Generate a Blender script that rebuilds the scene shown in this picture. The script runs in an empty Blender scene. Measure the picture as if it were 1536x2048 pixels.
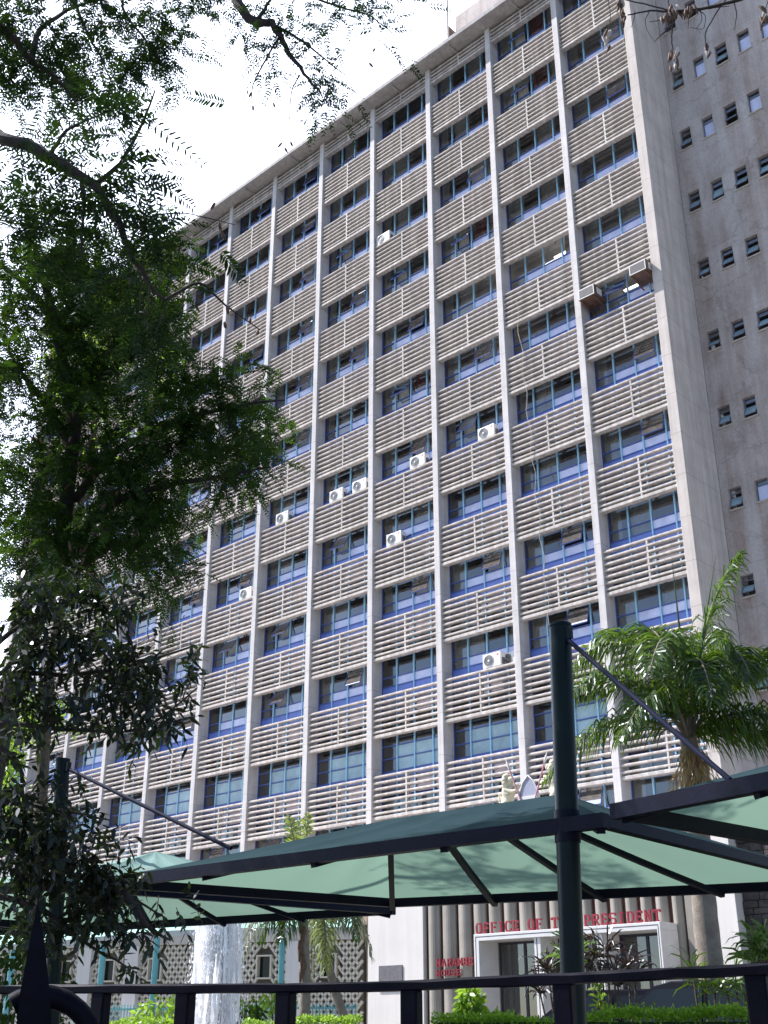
import bpy, math, random
import numpy as np
from mathutils import Matrix, Vector

SC = bpy.context.scene
COL = SC.collection
rnd = random.Random(7)
rng = np.random.default_rng(7)

# ------------------------------------------------------------------ camera
CAM = np.array([17.3224, -33.9583, 1.65])
YAW, PITCH, FPX = math.radians(-43.5278), math.radians(24.3547), 2311.97
_cy, _sy, _cp, _sp = math.cos(YAW), math.sin(YAW), math.cos(PITCH), math.sin(PITCH)
FW = np.array([_sy*_cp, _cy*_cp, _sp]); RT = np.array([_cy, -_sy, 0.0]); UP = np.cross(RT, FW)
cam = bpy.data.cameras.new('camera'); camo = bpy.data.objects.new('camera', cam); COL.objects.link(camo)
cam.sensor_fit = 'VERTICAL'; cam.sensor_height = 24.0; cam.lens = 24.0*FPX/2048.0
cam.clip_start = 0.05; cam.clip_end = 3000
camo.matrix_world = Matrix(((RT[0], UP[0], -FW[0], CAM[0]), (RT[1], UP[1], -FW[1], CAM[1]), (RT[2], UP[2], -FW[2], CAM[2]), (0, 0, 0, 1)))
SC.camera = camo

# ------------------------------------------------------------------ light
SUN = np.array([-0.56, -0.25, 0.79]); SUN /= np.linalg.norm(SUN)
w = bpy.data.worlds.new('World'); SC.world = w; w.use_nodes = True
nt = w.node_tree; nt.nodes.clear()
sky = nt.nodes.new('ShaderNodeTexSky'); sky.sky_type = 'NISHITA'; sky.sun_disc = False
sky.sun_elevation = math.asin(SUN[2]); sky.sun_rotation = math.atan2(SUN[0], SUN[1])
sky.air_density = 1.0; sky.dust_density = 1.6; sky.ozone_density = 1.0; sky.altitude = 1600
bg = nt.nodes.new('ShaderNodeBackground'); bg.inputs['Strength'].default_value = 0.12
wo = nt.nodes.new('ShaderNodeOutputWorld')
# thin bright haze on the sunward side of the sky
_tc = nt.nodes.new('ShaderNodeTexCoord'); _dp = nt.nodes.new('ShaderNodeVectorMath'); _dp.operation = 'DOT_PRODUCT'
_dp.inputs[1].default_value = tuple(Vector((-0.80, 0.30, 0.52)).normalized())
_mr = nt.nodes.new('ShaderNodeMapRange'); _mr.interpolation_type = 'SMOOTHSTEP'
for _k, _v in (('From Min', 0.42), ('From Max', 1.0), ('To Min', 0.0), ('To Max', 1.0)): _mr.inputs[_k].default_value = _v
_nz = nt.nodes.new('ShaderNodeTexNoise'); _nz.inputs['Scale'].default_value = 2.2; _nz.inputs['Detail'].default_value = 5
_mx = nt.nodes.new('ShaderNodeMix'); _mx.data_type = 'RGBA'; _mx.blend_type = 'ADD'
_ml = nt.nodes.new('ShaderNodeMath'); _ml.operation = 'MULTIPLY'; _ma = nt.nodes.new('ShaderNodeMath'); _ma.operation = 'MULTIPLY_ADD'; _ma.inputs[1].default_value = 0.5; _ma.inputs[2].default_value = 0.75
nt.links.new(_tc.outputs['Generated'], _dp.inputs[0]); nt.links.new(_dp.outputs['Value'], _mr.inputs['Value']); nt.links.new(_tc.outputs['Generated'], _nz.inputs['Vector'])
nt.links.new(_nz.outputs['Fac'], _ma.inputs[0]); nt.links.new(_ma.outputs[0], _ml.inputs[0]); nt.links.new(_mr.outputs[0], _ml.inputs[1]); nt.links.new(_ml.outputs[0], _mx.inputs[0])
nt.links.new(sky.outputs[0], _mx.inputs[6]); _mx.inputs[7].default_value = (12.0, 12.6, 14.5, 1)
nt.links.new(_mx.outputs[2], bg.inputs[0]); nt.links.new(bg.outputs[0], wo.inputs[0])
sl = bpy.data.lights.new('sun', 'SUN'); sl.energy = 5.0; sl.angle = math.radians(0.53); sl.color = (1.0, 0.955, 0.945)
so = bpy.data.objects.new('sun', sl); COL.objects.link(so)
so.rotation_euler = Vector(SUN).to_track_quat('Z', 'Y').to_euler()
SC.view_settings.view_transform = 'Standard'; SC.view_settings.look = 'None'
SC.view_settings.exposure = 0.9; SC.view_settings.gamma = 1.0
SC.cycles.use_denoising = True
SC.cycles.max_bounces = 10; SC.cycles.transparent_max_bounces = 12
SC.cycles.sample_clamp_indirect = 8.0

# ------------------------------------------------------------------ measuring helpers (photo pixel -> world)
def ray(x, y):
    d = FW + (x-768)/FPX*RT - (y-1024)/FPX*UP
    return d/np.linalg.norm(d)
def onY(x, y, Y): d = ray(x, y); return CAM + d*(Y-CAM[1])/d[1]
def onX(x, y, X): d = ray(x, y); return CAM + d*(X-CAM[0])/d[0]
def onZ(x, y, Z): d = ray(x, y); return CAM + d*(Z-CAM[2])/d[2]
def at(x, y, D): d = ray(x, y); return CAM + d*D/math.hypot(d[0], d[1])

# ------------------------------------------------------------------ materials
def newmat(name):
    m = bpy.data.materials.new(name); m.use_nodes = True
    t = m.node_tree; t.nodes.clear()
    return m, t, t.nodes.new('ShaderNodeOutputMaterial')
def noise(t, scale, detail=5, rough=0.6, vec=None, dist=0.0):
    n = t.nodes.new('ShaderNodeTexNoise'); n.inputs['Scale'].default_value = scale; n.inputs['Detail'].default_value = detail
    n.inputs['Roughness'].default_value = rough; n.inputs['Distortion'].default_value = dist
    if vec is not None: t.links.new(vec, n.inputs['Vector'])
    return n
def ramp(t, src, stops):
    r = t.nodes.new('ShaderNodeValToRGB'); e = r.color_ramp.elements
    while len(e) < len(stops): e.new(0.5)
    for k, (p, c) in enumerate(stops):
        e[k].position = p; e[k].color = (*c, 1) if len(c) == 3 else c
    t.links.new(src, r.inputs[0]); return r
def mixc(t, fac, a, b, mode='MIX'):
    m = t.nodes.new('ShaderNodeMix'); m.data_type = 'RGBA'; m.blend_type = mode
    for sock, v in ((m.inputs[0], fac), (m.inputs[6], a), (m.inputs[7], b)):
        if isinstance(v, (int, float)): sock.default_value = v
        elif isinstance(v, tuple): sock.default_value = (*v, 1) if len(v) == 3 else v
        else: t.links.new(v, sock)
    return m.outputs[2]
def simple(name, c, rough=0.6, var=0.15, scale=6.0, metal=0.0, bump=0.0, spec=0.5, streak=0.0, obj=True):
    m, t, o = newmat(name)
    tc = t.nodes.new('ShaderNodeNewGeometry')
    p = t.nodes.new('ShaderNodeBsdfPrincipled')
    n = noise(t, scale, vec=tc.outputs['Position'])
    lo = tuple(max(0, x*(1-var)) for x in c); hi = tuple(min(1, x*(1+var)) for x in c)
    col = ramp(t, n.outputs['Fac'], [(0.3, lo), (0.7, hi)]).outputs[0]
    if streak > 0:
        mp = t.nodes.new('ShaderNodeMapping'); mp.inputs['Scale'].default_value = (5.0, 5.0, 0.25)
        t.links.new(tc.outputs['Position'], mp.inputs[0])
        n2 = noise(t, 1.0, detail=6, vec=mp.outputs[0])
        r2 = ramp(t, n2.outputs['Fac'], [(0.42, (1-streak,)*3), (0.62, (1, 1, 1))])
        col = mixc(t, 1.0, col, r2.outputs[0], 'MULTIPLY')
    t.links.new(col, p.inputs['Base Color'])
    p.inputs['Roughness'].default_value = rough; p.inputs['Metallic'].default_value = metal
    p.inputs['Specular IOR Level'].default_value = spec
    if bump > 0:
        b = t.nodes.new('ShaderNodeBump'); b.inputs['Strength'].default_value = bump; b.inputs['Distance'].default_value = 0.02
        nb = noise(t, scale*6, detail=6, vec=tc.outputs['Position'])
        t.links.new(nb.outputs['Fac'], b.inputs['Height']); t.links.new(b.outputs[0], p.inputs['Normal'])
    t.links.new(p.outputs[0], o.inputs[0])
    return m
def leafmat(name, cols, trans=0.45, tcol=(0.25, 0.42, 0.05), gloss=0.08, rough=0.4):
    m, t, o = newmat(name)
    g = t.nodes.new('ShaderNodeNewGeometry')
    r = ramp(t, g.outputs['Random Per Island'], [(k/(len(cols)-1), c) for k, c in enumerate(cols)])
    d = t.nodes.new('ShaderNodeBsdfDiffuse'); t.links.new(r.outputs[0], d.inputs[0])
    tr = t.nodes.new('ShaderNodeBsdfTranslucent'); tc = mixc(t, 0.55, r.outputs[0], tcol); t.links.new(tc, tr.inputs[0])
    a = t.nodes.new('ShaderNodeMixShader'); a.inputs[0].default_value = trans
    t.links.new(d.outputs[0], a.inputs[1]); t.links.new(tr.outputs[0], a.inputs[2])
    gl = t.nodes.new('ShaderNodeBsdfGlossy'); gl.inputs['Roughness'].default_value = rough; gl.inputs[0].default_value = (0.9, 0.95, 1, 1)
    b = t.nodes.new('ShaderNodeMixShader'); b.inputs[0].default_value = gloss
    t.links.new(a.outputs[0], b.inputs[1]); t.links.new(gl.outputs[0], b.inputs[2]); t.links.new(b.outputs[0], o.inputs[0])
    return m
def glassmat(name, tint, trans=0.8, rough=0.02):
    m, t, o = newmat(name)
    tr = t.nodes.new('ShaderNodeBsdfTransparent'); tr.inputs[0].default_value = (*[c*trans for c in tint], 1)
    gl = t.nodes.new('ShaderNodeBsdfGlossy'); gl.inputs['Roughness'].default_value = rough
    f = t.nodes.new('ShaderNodeFresnel'); f.inputs[0].default_value = 1.5
    ad = t.nodes.new('ShaderNodeMath'); ad.operation = 'MULTIPLY_ADD'; ad.inputs[1].default_value = 2.4; ad.inputs[2].default_value = 0.07
    t.links.new(f.outputs[0], ad.inputs[0])
    mx = t.nodes.new('ShaderNodeMixShader'); t.links.new(ad.outputs[0], mx.inputs[0])
    t.links.new(tr.outputs[0], mx.inputs[1]); t.links.new(gl.outputs[0], mx.inputs[2]); t.links.new(mx.outputs[0], o.inputs[0])
    return m
def fabricmat(name, c, trans=0.5, tc=(0.35, 0.7, 0.5)):
    m, t, o = newmat(name)
    g = t.nodes.new('ShaderNodeNewGeometry'); n = noise(t, 2.2, detail=4, vec=g.outputs['Position'])
    n2 = noise(t, 60, detail=2, vec=g.outputs['Position'])
    lo = tuple(x*0.85 for x in c); hi = tuple(x*1.12 for x in c)
    r = ramp(t, n.outputs['Fac'], [(0.3, lo), (0.7, hi)])
    d = t.nodes.new('ShaderNodeBsdfDiffuse'); t.links.new(r.outputs[0], d.inputs[0])
    tr = t.nodes.new('ShaderNodeBsdfTranslucent'); tr.inputs[0].default_value = (*tc, 1)
    b = t.nodes.new('ShaderNodeBump'); b.inputs['Strength'].default_value = 0.15; b.inputs['Distance'].default_value = 0.01
    t.links.new(n2.outputs['Fac'], b.inputs['Height']); t.links.new(b.outputs[0], d.inputs['Normal'])
    a = t.nodes.new('ShaderNodeMixShader'); a.inputs[0].default_value = trans
    t.links.new(d.outputs[0], a.inputs[1]); t.links.new(tr.outputs[0], a.inputs[2]); t.links.new(a.outputs[0], o.inputs[0])
    return m
def wingconcrete(name):
    m, t, o = newmat(name)
    g = t.nodes.new('ShaderNodeNewGeometry'); P = g.outputs['Position']
    p = t.nodes.new('ShaderNodeBsdfPrincipled'); p.inputs['Roughness'].default_value = 0.9
    n1 = noise(t, 0.55, 7, 0.7, P, 0.4); n2 = noise(t, 9, 6, 0.7, P)
    c = ramp(t, n1.outputs['Fac'], [(0.3, (0.46, 0.405, 0.38)), (0.5, (0.57, 0.52, 0.50)), (0.72, (0.64, 0.58, 0.55))]).outputs[0]
    c = mixc(t, 0.6, c, ramp(t, n2.outputs['Fac'], [(0.3, (0.72, 0.7, 0.68)), (0.7, (1.12, 1.12, 1.12))]).outputs[0], 'MULTIPLY')
    mp = t.nodes.new('ShaderNodeMapping'); mp.inputs['Scale'].default_value = (1.5, 1.5, 0.12); t.links.new(P, mp.inputs[0])
    s = noise(t, 1.0, 7, 0.65, mp.outputs[0])
    c = mixc(t, 0.8, c, ramp(t, s.outputs['Fac'], [(0.36, (0.72, 0.63, 0.58)), (0.56, (1, 1, 1))]).outputs[0], 'MULTIPLY')
    # rusty runs below the sills, fixed to the wall, and faint lift joints
    sx = t.nodes.new('ShaderNodeSeparateXYZ'); t.links.new(P, sx.inputs[0])
    def mth(op, a_, b_=0.0, c_=0.0):
        q_ = t.nodes.new('ShaderNodeMath'); q_.operation = op
        for k_, v_ in enumerate((a_, b_, c_)):
            if isinstance(v_, (int, float)): q_.inputs[k_].default_value = v_
            else: t.links.new(v_, q_.inputs[k_])
        return q_.outputs[0]
    wob = noise(t, 0.9, 3, 0.6, P)
    xo = mth('ADD', sx.outputs[0], mth('MULTIPLY', mth('SUBTRACT', wob.outputs['Fac'], 0.5), 0.45))
    dx = mth('PINGPONG', mth('ADD', xo, 1.035*20-0.37), 0.5175)
    mk = ramp(t, dx, [(0.10, (1, 1, 1)), (0.36, (0, 0, 0))]).outputs[0]
    zg = t.nodes.new('ShaderNodeMapRange'); t.links.new(sx.outputs[2], zg.inputs['Value'])
    for k_, v_ in (('From Min', 8.0), ('From Max', 42.0), ('To Min', 0.85), ('To Max', 0.12)): zg.inputs[k_].default_value = v_
    pt = ramp(t, noise(t, 0.8, 4, 0.6, P).outputs['Fac'], [(0.35, (0, 0, 0)), (0.6, (1, 1, 1))]).outputs[0]
    c = mixc(t, mth('MULTIPLY', mth('MULTIPLY', mk, zg.outputs[0]), pt), c, mixc(t, 1.0, c, (0.62, 0.46, 0.40), 'MULTIPLY'))
    lj = mth('PINGPONG', mth('ADD', sx.outputs[2], mth('MULTIPLY', wob.outputs['Fac'], 0.10)), 1.69)
    c = mixc(t, 0.5, c, ramp(t, lj, [(0.0, (0.6, 0.57, 0.55)), (0.02, (1, 1, 1))]).outputs[0], 'MULTIPLY')
    # casting joints and hairline cracks
    v = t.nodes.new('ShaderNodeTexVoronoi'); v.feature = 'DISTANCE_TO_EDGE'; v.inputs['Scale'].default_value = 0.28
    nd = noise(t, 1.3, 5, 0.7, P); va = t.nodes.new('ShaderNodeVectorMath'); va.operation = 'MULTIPLY_ADD'
    t.links.new(nd.outputs['Color'], va.inputs[0]); va.inputs[1].default_value = (1.2, 1.2, 1.2); t.links.new(P, va.inputs[2]); t.links.new(va.outputs[0], v.inputs['Vector'])
    c = mixc(t, 0.45, c, ramp(t, v.outputs['Distance'], [(0.0, (0.45, 0.42, 0.4)), (0.012, (1, 1, 1))]).outputs[0], 'MULTIPLY')
    t.links.new(c, p.inputs['Base Color'])
    b = t.nodes.new('ShaderNodeBump'); b.inputs['Strength'].default_value = 0.5; b.inputs['Distance'].default_value = 0.03
    t.links.new(n2.outputs['Fac'], b.inputs['Height']); t.links.new(b.outputs[0], p.inputs['Normal'])
    t.links.new(p.outputs[0], o.inputs[0]); return m
def jointed(name, c, step=1.66, streak=0.2, side=0.0):
    """fair-faced precast panels with dark joints every step metres"""
    m, t, o = newmat(name)
    g = t.nodes.new('ShaderNodeNewGeometry'); P = g.outputs['Position']
    p = t.nodes.new('ShaderNodeBsdfPrincipled'); p.inputs['Roughness'].default_value = 0.8
    n1 = noise(t, 1.2, 6, 0.65, P)
    col = ramp(t, n1.outputs['Fac'], [(0.3, tuple(x*0.86 for x in c)), (0.7, tuple(min(1, x*1.1) for x in c))]).outputs[0]
    sx = t.nodes.new('ShaderNodeSeparateXYZ'); t.links.new(P, sx.inputs[0])
    def line(src, st, wd):
        md = t.nodes.new('ShaderNodeMath'); md.operation = 'PINGPONG'; md.inputs[1].default_value = st/2; t.links.new(src, md.inputs[0])
        return ramp(t, md.outputs[0], [(0.0, (0.55, 0.53, 0.5)), (wd, (1, 1, 1))]).outputs[0]
    col = mixc(t, 0.75, col, line(sx.outputs[2], step, 0.022), 'MULTIPLY')
    if side: col = mixc(t, 0.4, col, line(sx.outputs[1], side, 0.02), 'MULTIPLY')
    mp = t.nodes.new('ShaderNodeMapping'); mp.inputs['Scale'].default_value = (4, 4, 0.15); t.links.new(P, mp.inputs[0])
    s = noise(t, 1.0, 6, 0.6, mp.outputs[0])
    col = mixc(t, 1.0, col, ramp(t, s.outputs['Fac'], [(0.38, (1-streak, 1-streak*1.05, 1-streak*1.1)), (0.6, (1, 1, 1))]).outputs[0], 'MULTIPLY')
    t.links.new(col, p.inputs['Base Color']); t.links.new(p.outputs[0], o.inputs[0]); return m

M = {}
M['fin'] = jointed('fin_concrete', (0.60, 0.565, 0.55), 1.65, 0.14)
M['endwall'] = jointed('end_wall_concrete', (0.68, 0.615, 0.57), 1.65, 0.16, 1.22)
M['slat'] = simple('slat_concrete', (0.60, 0.545, 0.50), 0.75, 0.14, 3.0, streak=0.28)
M['roof'] = simple('roof_concrete', (0.42, 0.40, 0.39), 0.85, 0.15, 1.5, streak=0.2)
M['wing'] = wingconcrete('wing_concrete')
M['spandrel'] = simple('blue_spandrel_paint', (0.15, 0.22, 0.60), 0.45, 0.10, 4.0)
M['mullion'] = simple('lit_blue_paint', (0.34, 0.62, 0.84), 0.4, 0.08, 4.0)  # frame paint with grazing sun on the mullions put into its colour
M['shaded_slab_edge'] = simple('shaded_slab_edge_concrete', (0.24, 0.21, 0.24), 0.9, 0.2, 2.0)  # slab edge; shadow behind the louvres is put into its dark tone
M['grey_frame'] = simple('grey_blue_frame', (0.16, 0.18, 0.24), 0.5, 0.15, 6.0)
M['transom'] = simple('shaded_blue_paint', (0.07, 0.115, 0.36), 0.4, 0.1, 4.0)  # same frame paint as the mullions, in a deeper shaded tone
M['glass'] = glassmat('window_glass', (0.86, 0.90, 0.95), 0.88)
M['frost'] = simple('obscured_glass', (0.62, 0.64, 0.88), 0.18, 0.20, 1.4, spec=0.6)
M['reflect_green'] = simple('green_reflection_glass', (0.30, 0.42, 0.46), 0.12, 0.3, 0.9, spec=0.7)  # green-white canopy reflections put into an opaque glass colour
M['paper'] = simple('white_paper', (0.75, 0.75, 0.78), 0.7, 0.15, 5)
M['curtain'] = simple('tan_curtain', (0.52, 0.46, 0.38), 0.9, 0.2, 7.0)
M['curtain_red'] = simple('maroon_curtain', (0.22, 0.04, 0.035), 0.9, 0.25, 7.0)
M['interior'] = simple('office_interior', (0.30, 0.27, 0.25), 0.9, 0.2, 1.0)
M['ceiling'] = simple('office_ceiling', (0.62, 0.58, 0.54), 0.9, 0.1, 1.0)
m, t, o = newmat('lit_tube'); e = t.nodes.new('ShaderNodeEmission'); e.inputs[0].default_value = (1, 0.96, 0.9, 1); e.inputs[1].default_value = 3.0; t.links.new(e.outputs[0], o.inputs[0]); M['tube'] = m
M['ac_white'] = simple('ac_enamel', (0.72, 0.71, 0.68), 0.4, 0.06, 5)
M['ac_grey'] = simple('ac_grille', (0.12, 0.12, 0.13), 0.5, 0.1, 5)
M['ac_red'] = simple('red_badge', (0.55, 0.03, 0.08), 0.4, 0.05, 5)
M['brown_metal'] = simple('brown_sheet_metal', (0.13, 0.075, 0.05), 0.55, 0.35, 5)
M['cable'] = simple('cable_rubber', (0.03, 0.03, 0.035), 0.6, 0.1, 5)
M['green_steel'] = simple('dark_green_steel', (0.003, 0.010, 0.012), 0.35, 0.15, 8, spec=0.14)
M['navy_steel'] = simple('navy_black_steel', (0.004, 0.005, 0.016), 0.5, 0.3, 9, spec=0.12, bump=0.1)
M['stay'] = simple('stay_rod_paint', (0.008, 0.011, 0.030), 0.7, 0.2, 9, spec=0.08)
M['black_iron'] = simple('black_iron_paint', (0.003, 0.003, 0.008), 0.55, 0.4, 14, spec=0.08, bump=0.08)
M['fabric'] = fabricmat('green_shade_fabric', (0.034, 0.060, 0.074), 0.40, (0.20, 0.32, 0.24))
M['fabric_lit'] = fabricmat('sunlit_tone_fabric', (0.28, 0.42, 0.38), 0.35, (0.22, 0.34, 0.26))  # paler copy of the canopy fabric, sunlight put into the colour
M['white_wall'] = simple('white_render', (0.66, 0.62, 0.58), 0.85, 0.06, 0.8, streak=0.06, bump=0.1)
M['cream'] = simple('cream_render', (0.56, 0.50, 0.44), 0.85, 0.10, 1.0, streak=0.15)
M['flute'] = simple('fluted_panel', (0.27, 0.25, 0.215), 0.8, 0.12, 1.5, streak=0.22)
M['brown_strip'] = simple('brown_groove', (0.060, 0.020, 0.016), 0.8, 0.2, 3)
M['white_paint'] = simple('white_frame_paint', (0.62, 0.60, 0.585), 0.5, 0.05, 3)
M['dark_line'] = simple('dark_reveal', (0.03, 0.03, 0.045), 0.6, 0.1, 3)
M['dark_glass'] = glassmat('door_glass', (0.6, 0.62, 0.62), 0.55)
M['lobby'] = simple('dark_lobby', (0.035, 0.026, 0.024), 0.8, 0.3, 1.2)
M['lobby_panel'] = simple('lobby_panel', (0.46, 0.47, 0.44), 0.6, 0.15, 1.2)
M['red_letter'] = simple('red_letter_paint', (0.28, 0.010, 0.030), 0.45, 0.12, 6)
M['plaque'] = simple('slate_plaque', (0.13, 0.12, 0.13), 0.5, 0.25, 10)
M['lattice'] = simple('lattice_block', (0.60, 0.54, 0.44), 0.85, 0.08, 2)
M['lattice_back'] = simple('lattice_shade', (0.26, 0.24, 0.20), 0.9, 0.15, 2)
M['teal'] = simple('teal_paint', (0.16, 0.46, 0.50), 0.45, 0.08, 4)
M['teal_roof'] = simple('pale_green_roof', (0.30, 0.52, 0.45), 0.55, 0.08, 1)
M['stone'] = simple('dark_rubble_stone', (0.055, 0.045, 0.042), 0.8, 0.6, 5, bump=0.6)
M['dirt'] = simple('ground_earth', (0.22, 0.19, 0.15), 0.95, 0.25, 0.4)
M['asphalt'] = simple('asphalt', (0.055, 0.052, 0.05), 0.9, 0.2, 4)
M['paving'] = simple('compound_paving', (0.17, 0.16, 0.14), 0.9, 0.15, 0.8)
M['bark'] = simple('dark_bark', (0.045, 0.035, 0.032), 0.9, 0.4, 14, bump=0.8)
M['bark_brown'] = simple('brown_bark', (0.10, 0.07, 0.05), 0.9, 0.4, 14, bump=0.8)
M['palm_bark'] = simple('palm_bark', (0.21, 0.175, 0.14), 0.85, 0.25, 6, bump=0.5)
M['pod'] = simple('dry_pod', (0.12, 0.07, 0.045), 0.8, 0.5, 25)
M['straw'] = leafmat('dry_frond', [(0.20, 0.12, 0.05), (0.32, 0.22, 0.09), (0.42, 0.33, 0.15)], 0.35, (0.45, 0.30, 0.08), 0.05)
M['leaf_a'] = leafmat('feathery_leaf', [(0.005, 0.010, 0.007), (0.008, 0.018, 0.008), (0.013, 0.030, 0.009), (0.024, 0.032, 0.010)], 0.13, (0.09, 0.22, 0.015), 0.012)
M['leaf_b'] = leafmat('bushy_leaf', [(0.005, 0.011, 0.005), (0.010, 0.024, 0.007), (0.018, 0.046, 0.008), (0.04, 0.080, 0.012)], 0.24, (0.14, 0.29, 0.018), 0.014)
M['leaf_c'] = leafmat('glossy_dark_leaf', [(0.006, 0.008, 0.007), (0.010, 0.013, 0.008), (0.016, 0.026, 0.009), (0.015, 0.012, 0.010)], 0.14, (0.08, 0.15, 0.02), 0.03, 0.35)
M['leaf_bright'] = leafmat('yellow_green_leaf', [(0.10, 0.20, 0.02), (0.18, 0.32, 0.03), (0.28, 0.42, 0.05)], 0.5, (0.40, 0.62, 0.05), 0.04)  # yellow green leaf; also paints sunlit foliage seen through the dark tree
M['palm_leaf'] = leafmat('palm_leaflet', [(0.012, 0.028, 0.007), (0.028, 0.058, 0.010), (0.075, 0.13, 0.016)], 0.34, (0.24, 0.42, 0.02), 0.035, 0.35)
M['palm_yellow'] = leafmat('yellowing_palm_leaflet', [(0.12, 0.16, 0.03), (0.20, 0.26, 0.05), (0.30, 0.32, 0.08)], 0.45, (0.45, 0.55, 0.08), 0.08, 0.35)
M['palm_grey'] = leafmat('grey_palm_leaflet', [(0.15, 0.16, 0.10), (0.26, 0.27, 0.17), (0.32, 0.31, 0.20)], 0.35, (0.3, 0.32, 0.12), 0.08, 0.35)
M['cordyline'] = leafmat('red_strap_leaf', [(0.014, 0.006, 0.010), (0.030, 0.007, 0.012), (0.018, 0.028, 0.010), (0.012, 0.010, 0.010)], 0.28, (0.08, 0.03, 0.02), 0.08)
M['strap'] = leafmat('green_strap_leaf', [(0.06, 0.12, 0.03), (0.12, 0.20, 0.04)], 0.4, (0.3, 0.5, 0.06), 0.08)
M['hedge_leaf'] = leafmat('hedge_leaf', [(0.09, 0.19, 0.015), (0.18, 0.34, 0.022), (0.32, 0.50, 0.035)], 0.45, (0.32, 0.55, 0.04), 0.03)
M['hedge_core'] = simple('hedge_twigs', (0.02, 0.04, 0.01), 0.9, 0.3, 6)
M['car_paint'] = simple('dark_blue_car_paint', (0.003, 0.004, 0.009), 0.5, 0.05, 3, spec=0.05)
M['car_pale'] = simple('pale_blue_car_paint', (0.30, 0.36, 0.46), 0.25, 0.05, 3, spec=0.7)
M['car_glass'] = simple('car_window_glass', (0.010, 0.014, 0.017), 0.1, 0.05, 3, spec=0.25)
M['tyre'] = simple('tyre_rubber', (0.015, 0.015, 0.015), 0.9, 0.1, 3)
M['chrome'] = simple('bright_trim', (0.6, 0.6, 0.62), 0.2, 0.05, 3, metal=1.0)
M['statue'] = simple('cream_statue', (0.62, 0.57, 0.42), 0.7, 0.15, 9, bump=0.4)
M['shield'] = simple('shield_grey', (0.30, 0.31, 0.40), 0.5, 0.06, 9)
M['spear'] = simple('spear_red', (0.42, 0.20, 0.24), 0.5, 0.1, 9)
m, t, o = newmat('spray_water')
d = t.nodes.new('ShaderNodeBsdfDiffuse'); d.inputs[0].default_value = (0.99, 0.99, 1, 1)
tr = t.nodes.new('ShaderNodeBsdfTranslucent'); tr.inputs[0].default_value = (0.99, 0.99, 1, 1)
a = t.nodes.new('ShaderNodeMixShader'); a.inputs[0].default_value = 0.5
t.links.new(d.outputs[0], a.inputs[1]); t.links.new(tr.outputs[0], a.inputs[2])
gl = t.nodes.new('ShaderNodeBsdfGlossy'); gl.inputs['Roughness'].default_value = 0.35; gl.inputs[0].default_value = (1, 1, 1, 1)
a2 = t.nodes.new('ShaderNodeMixShader'); a2.inputs[0].default_value = 0.2
t.links.new(a.outputs[0], a2.inputs[1]); t.links.new(gl.outputs[0], a2.inputs[2]); t.links.new(a2.outputs[0], o.inputs[0]); M['water'] = m

# ------------------------------------------------------------------ objects
def link(o, parent=None):
    COL.objects.link(o)
    if parent is not None: o.parent = parent
    return o
def tag(o, label=None, cat=None, group=None, kind=None):
    if label: o['label'] = label
    if cat: o['category'] = cat
    if group: o['group'] = group
    if kind: o['kind'] = kind
    return o
def thing(name, loc, label, cat, group=None, rz=0.0):
    o = bpy.data.objects.new(name, None); o.empty_display_size = 0.2
    o.location = loc; o.rotation_euler = (0, 0, rz); link(o)
    return tag(o, label, cat, group)

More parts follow.
